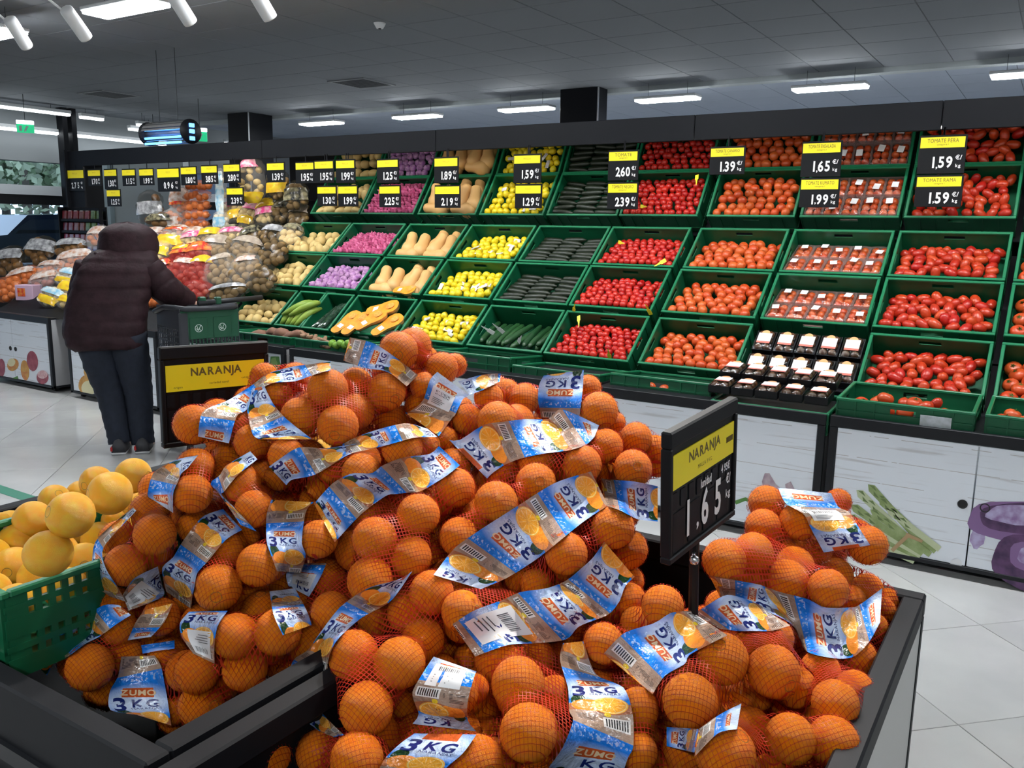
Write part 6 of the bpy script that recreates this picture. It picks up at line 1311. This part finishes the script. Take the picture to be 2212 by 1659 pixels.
        if (bk, sn) in STK:
            s0_, s1_ = STK[(bk, sn)]; va, vb = vv[0]+(vv[-1]-vv[0])*s0_, vv[0]+(vv[-1]-vv[0])*s1_; mb = MB(); q = 7
            Vs = [drape(.14+.66*j/q, va+(vb-va)*i/q, .0014) for i in range(q+1) for j in range(q+1)]
            mb.add(Vs, [(i*(q+1)+j, i*(q+1)+j+1, (i+1)*(q+1)+j+1, (i+1)*(q+1)+j) for i in range(q) for j in range(q)]); sk = mb.build('price_sticker', M_stk, band, True)
            mb = MB()
            for i in range(11):
                x0_ = .26+.04*i; wb = (.014, .022)[i % 3 == 0]; mb.add([drape(x0_, va+(vb-va)*.62, .0021), drape(x0_+wb, va+(vb-va)*.62, .0021), drape(x0_+wb, va+(vb-va)*.86, .0021), drape(x0_, va+(vb-va)*.86, .0021)], [(0, 1, 2, 3)])
            for i in range(4):
                y0 = va+(vb-va)*(.14+.09*i); mb.add([drape(.22, y0, .0021), drape(.50+.05*(i % 3), y0, .0021), drape(.50+.05*(i % 3), y0+(vb-va)*.025, .0021), drape(.22, y0+(vb-va)*.025, .0021)], [(0, 1, 2, 3)])
            mb.build('printed_barcode', M_stkp, band)
# ---- green crate of loose oranges at the left
p0 = at_z(0, 1287, RZ+.10); Mx = Matrix.Translation((p0.x-.40, p0.y, RZ+.10))
CR_FL = crate_meshes(.40, .60, .17, True); tcr = place_crate(CR_FL, Mx, 'green plastic crate of loose oranges, front one in the left bin', 'crates in the bins')
place_crate(CR_FL, Mx @ Matrix.Translation((0, .62, 0)), 'green plastic crate of loose oranges, rear one in the left bin', 'crates in the bins')
LO = 'h685,305,270 h440,440,290 h830,195,222 h300,680,292 h100,610,232 h60,810,205 h205,470,235 h340,345,190 h600,235,200 h500,310,170 h510,630,200 h640,580,205 h510,745,150 h260,850,170 h840,375,160 h10,470,95 h720,470,170 h600,450,140 h400,600,160 h-40,700,220 h60,500,180'
m, nt, b = _nt('loose_orange_peel'); k = N(nt); b.inputs['Roughness'].default_value = .34
sx_ = k.n('ShaderNodeSeparateXYZ'); k.l(k.obj(), sx_.inputs[0]); cc = k.mix(k.rnd(), (0.88, 0.36, 0.012), (0.90, 0.46, 0.02)); cc = k.mix(k.ramp(k.noise(2.2, 2, k.obj()), [(.4, (0, 0, 0)), (.7, (1, 1, 1))]), cc, (0.86, 0.52, 0.03)); cc = k.mix(k.m('GREATER_THAN', sx_.outputs[2], .955), cc, (.12, .10, .03)); k.l(cc, b.inputs['Base Color']); k.l(k.bump(k.noise(60, 1, k.obj()), .015, .5), b.inputs['Normal']); M_or2 = m
ME_or2 = MB().lathe(prof, 24).mesh('orange', [M_or2], True)
lp = []
for q, tok in enumerate(LO.split()):
    x, y, dm = [float(t_) for t_ in tok[1:].split(',')]; X_, Y_ = vp('h', x, y); dm *= .3467; d = min(max(FOC*.083/max(dm, 62), 1.42), 2.05)+.01*q/5
    lp.append([Vector(ray(X_, Y_))/FOC, d, dm])
for it in range(10):
    for i in range(len(lp)):
        for j in range(i+1, len(lp)):
            ri, rj = lp[i][2]*lp[i][1]/(2*FOC), lp[j][2]*lp[j][1]/(2*FOC); nd = .92*(ri+rj)-(lp[i][0]*lp[i][1]-lp[j][0]*lp[j][1]).length
            if nd > 0: lp[j][1] += min(.02, nd*.5)
for q, (d3, d, dm) in enumerate(lp):
    o = link('loose_orange', ME_or2, None, Matrix.Translation(CP+d3*d) @ rotm(random.uniform(-1.6, 1.6), random.uniform(-1.6, 1.6), 0) @ Matrix.Scale(dm*d/(2*FOC), 4)); tag(o, 'loose yellow-orange orange without net, heaped in the left green crate', 'orange', 'loose oranges in the green crate')
for i in range(4):
    for j in range(12):
        q = Vector((p0.x-.40+.055+i*.095, p0.y+.055+j*.096+(.04 if j > 5 else 0), RZ+.045+(.05 if j > 5 else 0)))
        if all((q-(CP+a[0]*a[1])).length > .07 for a in lp):
            o = link('loose_orange', ME_or2, None, Matrix.Translation(q) @ rand_rot() @ Matrix.Scale(.041, 4)); tag(o, 'loose yellow-orange orange without net, heaped in the left green crate', 'orange', 'loose oranges in the green crate')
# ---- the two NARANJA price boards
def board(TL, BL, TR, d1, d2, lab, full, tilt=0.0):
    P1 = at_d(TL[0], TL[1], d1); P2 = at_d(TR[0], TR[1], d2); H_ = .235; ex = (P2-P1); W_ = ex.length; ex.normalize(); ez = (Vector((0, 0, 1))-ex*ex.z).normalized(); ny = ez.cross(ex)   # ny points behind the face
    base = P1-ez*H_; T_ = .020
    t = thing('price_board', lab, 'price sign', M=frame_m(base, ex, ny, ez))
    MB().bbox(0, 0, 0, W_, T_, .012, .002).bbox(0, 0, H_-.030, W_, T_, H_, .003).bbox(0, 0, .012, .010, T_, H_-.030, .002).bbox(W_-.010, 0, .012, W_, T_, H_-.030, .002).build('frame', M_sign, t)
    MB().box(.010, .005, .012, W_-.010, T_-.005, H_-.030).build('insert', mat('board_insert', (.004, .004, .005), rough=.45, spec=.2), t)
    f = lambda u, v, y=.0: Matrix.Translation((u*W_, y, (1-v)*H_)) @ Matrix.Rotation(PI/2, 4, 'X')
    ys = MB().box(.012, .0025, H_*(1-.445), W_-.012, .0048, H_*(1-.185)).build('yellow_card', M_yel, t)
    mb = MB(); put_text(mb, 'NARANJA', .026, f(.5, .275, .0022), bold=1, sx=min(1, W_*.44/.118)); 
    if full: put_text(mb, 'MALLA 3 KG', .0105, f(.5, .375, .0022), sx=.9)
    else:
        put_text(mb, 'variedad navel', .0075, f(.52, .385, .0022)); put_text(mb, 'origen', .0075, f(.15, .41, .0022)); put_text(mb, 'categoria 1', .0075, f(.80, .36, .0022))
    for q in range(12): mb.box(W_*(.83+.009*q), .0018, H_*(1-.33), W_*(.83+.009*q)+.0012, .0024, H_*(1-.285))
    mb.build('lettering', M_small, ys)
    mb = MB()
    for q in range(8): mb.box(W_*(.05+.115*q), .0035, H_*(1-.60), W_*(.05+.115*q)+.018, .005, H_*(1-.475))
    for q in range(4): mb.box(W_*(.06+.22*q), .0035, H_*(1-.93), W_*(.06+.22*q)+.042, .005, H_*(1-.63))
    mb.build('digit_flaps', M_black, t)
    if full:
        mb = MB(); put_text(mb, '1unidad', .022, f(.53, .535, .0030), sx=.62, bold=1); put_text(mb, '4 95€', .021, f(.835, .525, .0030), sx=.66, bold=1)
        for ch, u in (('1', .27), ('6', .52), ('5', .72)): put_text(mb, ch, .092, f(u, .735, .0030), sx=.62, bold=1)
        put_text(mb, ',', .045, f(.41, .85, .0030), bold=1); put_text(mb, '€/', .026, f(.885, .635, .0030), bold=1, sx=.7); put_text(mb, 'kg', .022, f(.885, .77, .0030), bold=1, sx=.8)
        mb.build('digits', M_digit, t)
    zz = base.z-.50
    MB().tube((W_*.42, T_*.5, .0), (W_*.42, T_*.5, -(base.z-.53)), .009, 10).build('post', M_sign, t)
    MB().lathe([(0, -.009), (.007, -.006), (.009, 0), (.007, .006), (0, .009)], 12, Matrix.Translation((W_*.30, -.006, -.018))).tube((W_*.30, -.004, -.018), (W_*.42, T_*.5, -.018), .004, 6).build('clamp_knob', M_steel, t, True)
    return t
board((1450, 937), (1442, 1250), (1595.7, 857.8), 1.389, 1.587, 'tall black price board NARANJA MALLA 3 KG showing 1,65 in the front heap', True)
board((344, 751), (346, 975), (580, 737), 1.93, 2.09, 'black price board NARANJA with empty price, behind the left of the heap', False)
# ================================================================ things behind: snack rack, insect lamp, exit signs, the street
rx0, rx1 = at_y(128, 480, 6.55).x, at_y(214, 480, 6.55).x; rzt = at_y(170, 474, 6.55).z; rc = (rx0+rx1)/2; rw = (rx1-rx0)/2
rk = thing('snack_rack', 'black rack of colourful packets left of the display, before the window', 'rack', (rc, 6.55, 0))
MB().bbox(-rw-.02, 0, 0, -rw, .12, rzt+.16, .003).bbox(rw, 0, 0, rw+.02, .05, rzt+.16, .003).box(-rw, .10, .0, rw, .12, rzt+.16).build('upright', M_black, rk)
pk_me = [MB().bbox(-.046, -.02, 0, .046, .02, .112, .008).mesh('packet_body', [mat('packet_%d' % i, c, rough=.25, col2=tuple(x*.5 for x in c), vscale=18)]) for i, c in enumerate(((.42, .05, .06), (.30, .04, .07), (.20, .33, .08), (.10, .07, .28), (.45, .08, .14), (.36, .10, .08)))]
cols_ = {0: [0, 0, 0, 5, 0, 2, 2], 1: [1, 1, 5, 5, 2, 2, 3], 2: [4, 1, 4, 0, 4, 3, 3], 3: [1, 1, 0, 4, 3, 3, 1]}
words_ = ['top', 'second', 'third', 'lowest']
for s in range(4):
    z = rzt-s*.15
    MB().box(-rw, .02, z-.012, rw, .10, z).box(-rw, .015, z-.026, rw, .025, z+.008).build('shelf', M_black, rk)
    for i in range(7):
        o = link('packet', pk_me[cols_[s][i]], None, Matrix.Translation((rc-rw*.86+i*rw*.287, 6.60, z+.001)) @ rotm(-.10))
        tag(o, '%s snack packet, %s from the left on the %s shelf of the black rack' % (('red', 'dark red', 'green', 'violet', 'pink-red', 'brown-red')[cols_[s][i]], ordn[i], words_[s]), 'packet', 'snack packets on the rack')
# insect lamp on top of the fascia
M_uv = mat('blue_tube', (0.10, 0.35, 1.0), rough=.3, emit=1.3)
a = at_y(322, 288, 5.9); c = at_y(412, 286, 5.9); L_ = (c-a).length
il = thing('insect_lamp', 'grey cylindrical insect lamp with glowing blue tubes above the fascia', 'lamp', M=Matrix.Translation((a+c)/2+Vector((0, 0, .0))) @ rotm(0, 0, 0))
R0 = .125
for x in (-L_/2, L_/2): MB().lathe([(0, -.012), (R0*.98, -.012), (R0, 0), (R0*.98, .012), (0, .012)], 24, Matrix.Translation((x, 0, 0)) @ rotm(0, PI/2)).build('end_cap', M_darkgrey, il, True)
V = []; F = []
for k_ in range(13):
    t = math.radians(-60)+math.radians(300)*k_/12
    for x in (-L_/2+.01, L_/2-.01): V.append((x, -.06*0+R0*.9*math.cos(t+PI/2+.0), R0*.9*math.sin(t+PI/2)))
sh = MB(); V = []
for x in (-L_/2+.01, L_/2-.01):
    for k_ in range(11):
        t = math.radians(20+150*k_/10); V.append((x, R0*.86*math.cos(t)*1.0, R0*.86*math.sin(t)))
sh.add(V, [(i, i+1, 12+i, 11+i) for i in range(10)]).build('housing', mat('lamp_housing', (.34, .33, .33), rough=.45, metal=.4), il, True)
wires = MB()
for q in range(16):
    t = 2*PI*q/16; wires.tube((-L_/2, R0*.93*math.cos(t), R0*.93*math.sin(t)), (L_/2, R0*.93*math.cos(t), R0*.93*math.sin(t)), .003, 5)
wires.build('guard', M_steel, il)
MB().lathe([(0, -L_/2+.02), (R0*.5, -L_/2+.02), (R0*.5, L_/2-.02), (0, L_/2-.02)], 16, rotm(0, PI/2)).build('core', mat('lamp_core', (.30, .30, .32), rough=.4, metal=.6), il, True)
for dz in (-.055, .03, -.11):
    MB().tube((-L_/2+.05, -R0*.68, dz), (L_/2-.05, -R0*.68, dz), .012, 10).build('uv_tube', M_uv, il, True)
for dz in (.06, 0, -.07): MB().bbox(L_/2+.012, -.03, dz-.02, L_/2+.03, .03, dz+.02, .004).build('side_tube', M_uv, il)
MB().tube((-.15, 0, R0), (-.15, 0, CEIL-il.matrix_world.translation.z-.002), .003, 5).tube((.15, 0, R0), (.15, 0, CEIL-il.matrix_world.translation.z-.002), .003, 5).build('hanger', M_darkgrey, il)
# green exit signs
for px0, px1, py0, py1, D, lab in ((38, 72, 268, 287, 12.2, 'lit green exit sign in front of the light strip at the far left'), (418, 446, 284, 305, 12.4, 'lit green exit sign right of the insect lamp')):
    a = at_d(px0, py0, D); c = at_d(px1, py1, D); w = (c-a).length*.86; h = a.z-c.z
    e = thing('exit_sign', lab, 'sign', M=Matrix.Translation((a+c)/2) @ Matrix.Rotation(math.radians(60), 4, 'Z'))
    MB().bbox(-w/2, 0, -h/2, w/2, .03, h/2, .004).build('panel', mat('exit_green', (.01, .28, .12), rough=.4, emit=.6), e)
    MB().bbox(-w/2, -.01, h/2, w/2, .04, h/2+.05, .004).build('lamp_bar', M_strip, e)
    mb = MB(); mb.add([(-w*.1, -.002, -h*.35), (w*.02, -.002, -h*.35), (w*.1, -.002, 0), (w*.2, -.002, h*.3), (w*.06, -.002, h*.28), (-w*.02, -.002, .0)], [(0, 1, 2, 3, 4, 5)]); mb.box(-w*.35, -.003, -h*.3, -w*.2, -.001, h*.3); mb.build('pictogram', M_white, e)
    zt_ = (a.z+c.z)/2
    MB().tube((0, .015, h/2+.05), (0, .015, CEIL-zt_-.002), .004, 5).build('hanger', M_darkgrey, e)
# ---------------------------------------------------------------- the street beyond the glass
struct('trim_10', MB().box(-60, -20, .10, -14.25, 45, .30), mat('asphalt', (0.16, 0.17, 0.19), rough=.9, var=.2, vscale=6))
def car(px, py, D, ln, col, lab, flip=1):
    p = at_d(px, py, D); t = thing('car', lab, 'car', M=Matrix.Translation((p.x, p.y, .30)) @ Matrix.Rotation(math.radians(90), 4, 'Z'))
    body = [(-.5, .30), (-.5, .62), (-.46, .86), (-.30, .92), (-.18, 1.36), (.16, 1.42), (.30, 1.36), (.42, .98), (.49, .92), (.5, .55), (.48, .30)]
    W_ = .85; rings = []
    for y, k_ in ((-W_, .90), (-W_*.92, 1), (0, 1.0), (W_*.92, 1), (W_, .90)):
        rings.append([Vector((x*ln, y, .28+(z-.28)*k_ if z > .95 else z)) for x, z in body])
    MB().loft(rings).build('body', mat('car_paint_'+lab.split()[0], col, rough=.25, coat=.5), t)
    M_cw = mat('car_window', (.03, .04, .05), rough=.1)
    for y in (-W_-.006, W_+.006):
        MB().add([(-.26*ln, y, .95), (-.17*ln, y*.97, 1.28), (.14*ln, y*.97, 1.33), (.26*ln, y*.98, 1.28), (.36*ln, y, .98)], [(0, 1, 2, 3, 4)]).build('side_window', M_cw, t)
        for wx in (-.31, .31): MB().tube((wx*ln, y*.86, .31), (wx*ln, y*1.01, .31), .31, 18).tube((wx*ln, y*.99, .31), (wx*ln, y*1.015, .31), .18, 12).build('wheel', M_rubber, t)
    for x, y in ((.495, -.72), (.495, .72)): MB().bbox(x*ln-.05, y-.12, .78, x*ln+.03, y+.12, .98, .02).build('tail_light', mat('tail_light', (.75, .02, .03), rough=.3, emit=1.2), t)
    for y in (-.6, .6): MB().bbox(-.51*ln, y-.18, .66, -.48*ln, y+.18, .80, .02).build('headlight', M_white, t)
    MB().add([(.31*ln, -.68, 1.33), (.31*ln, .68, 1.33), (.425*ln, .74, 1.0), (.425*ln, -.74, 1.0)], [(0, 1, 2, 3)]).build('rear_window', M_cw, t)
    return t
car(80, 478, 24, 4.3, (.62, .66, .72), 'pale silver car parked farther back behind the window')
car(95, 510, 20.5, 4.3, (.06, .09, .15), 'dark blue car parked nearest the window')
def tree(px, py, D, h, lab, seed):
    p = at_d(px, py, D); t = thing('tree', lab, 'tree', (p.x, p.y, .30)); rs = random.Random(seed)
    MB().path([(0, 0, 0), (.1, .05, h*.3), (.0, .1, h*.55)], [.18, .14, .08], 8).build('trunk', mat('bark', (.10, .08, .06), rough=.9), t)
    mb = MB()
    for i in range(1300):
        a, b_, r = rs.uniform(0, 6.28), rs.uniform(-1, 1), rs.uniform(.45, 1)**.6; q = math.sqrt(1-b_*b_)
        c = Vector((math.cos(a)*q*h*.42*r, math.sin(a)*q*h*.42*r, h*.62+b_*h*.36*r)); s = h*.03
        u = Vector((rs.uniform(-1, 1), rs.uniform(-1, 1), rs.uniform(-1, 1))).normalized(); w = u.orthogonal().normalized()
        mb.add([c-u*s, c+w*s*.6, c+u*s, c-w*s*.6], [(0, 1, 2, 3)])
    mb.build('foliage', mat('leaves_%d' % (seed % 3), ((.16, .26, .12), (.24, .32, .17), (.34, .38, .24))[seed % 3], rough=.8), t)
for q, (px, D, h) in enumerate(((-60, 30, 6), (10, 31, 6.5), (55, 28, 5.5), (95, 33, 7), (150, 30, 6), (200, 34, 6.5))): tree(px, 470, D, h, 'leafy tree beyond the parked cars, %s from the left' % ordn[q], q)
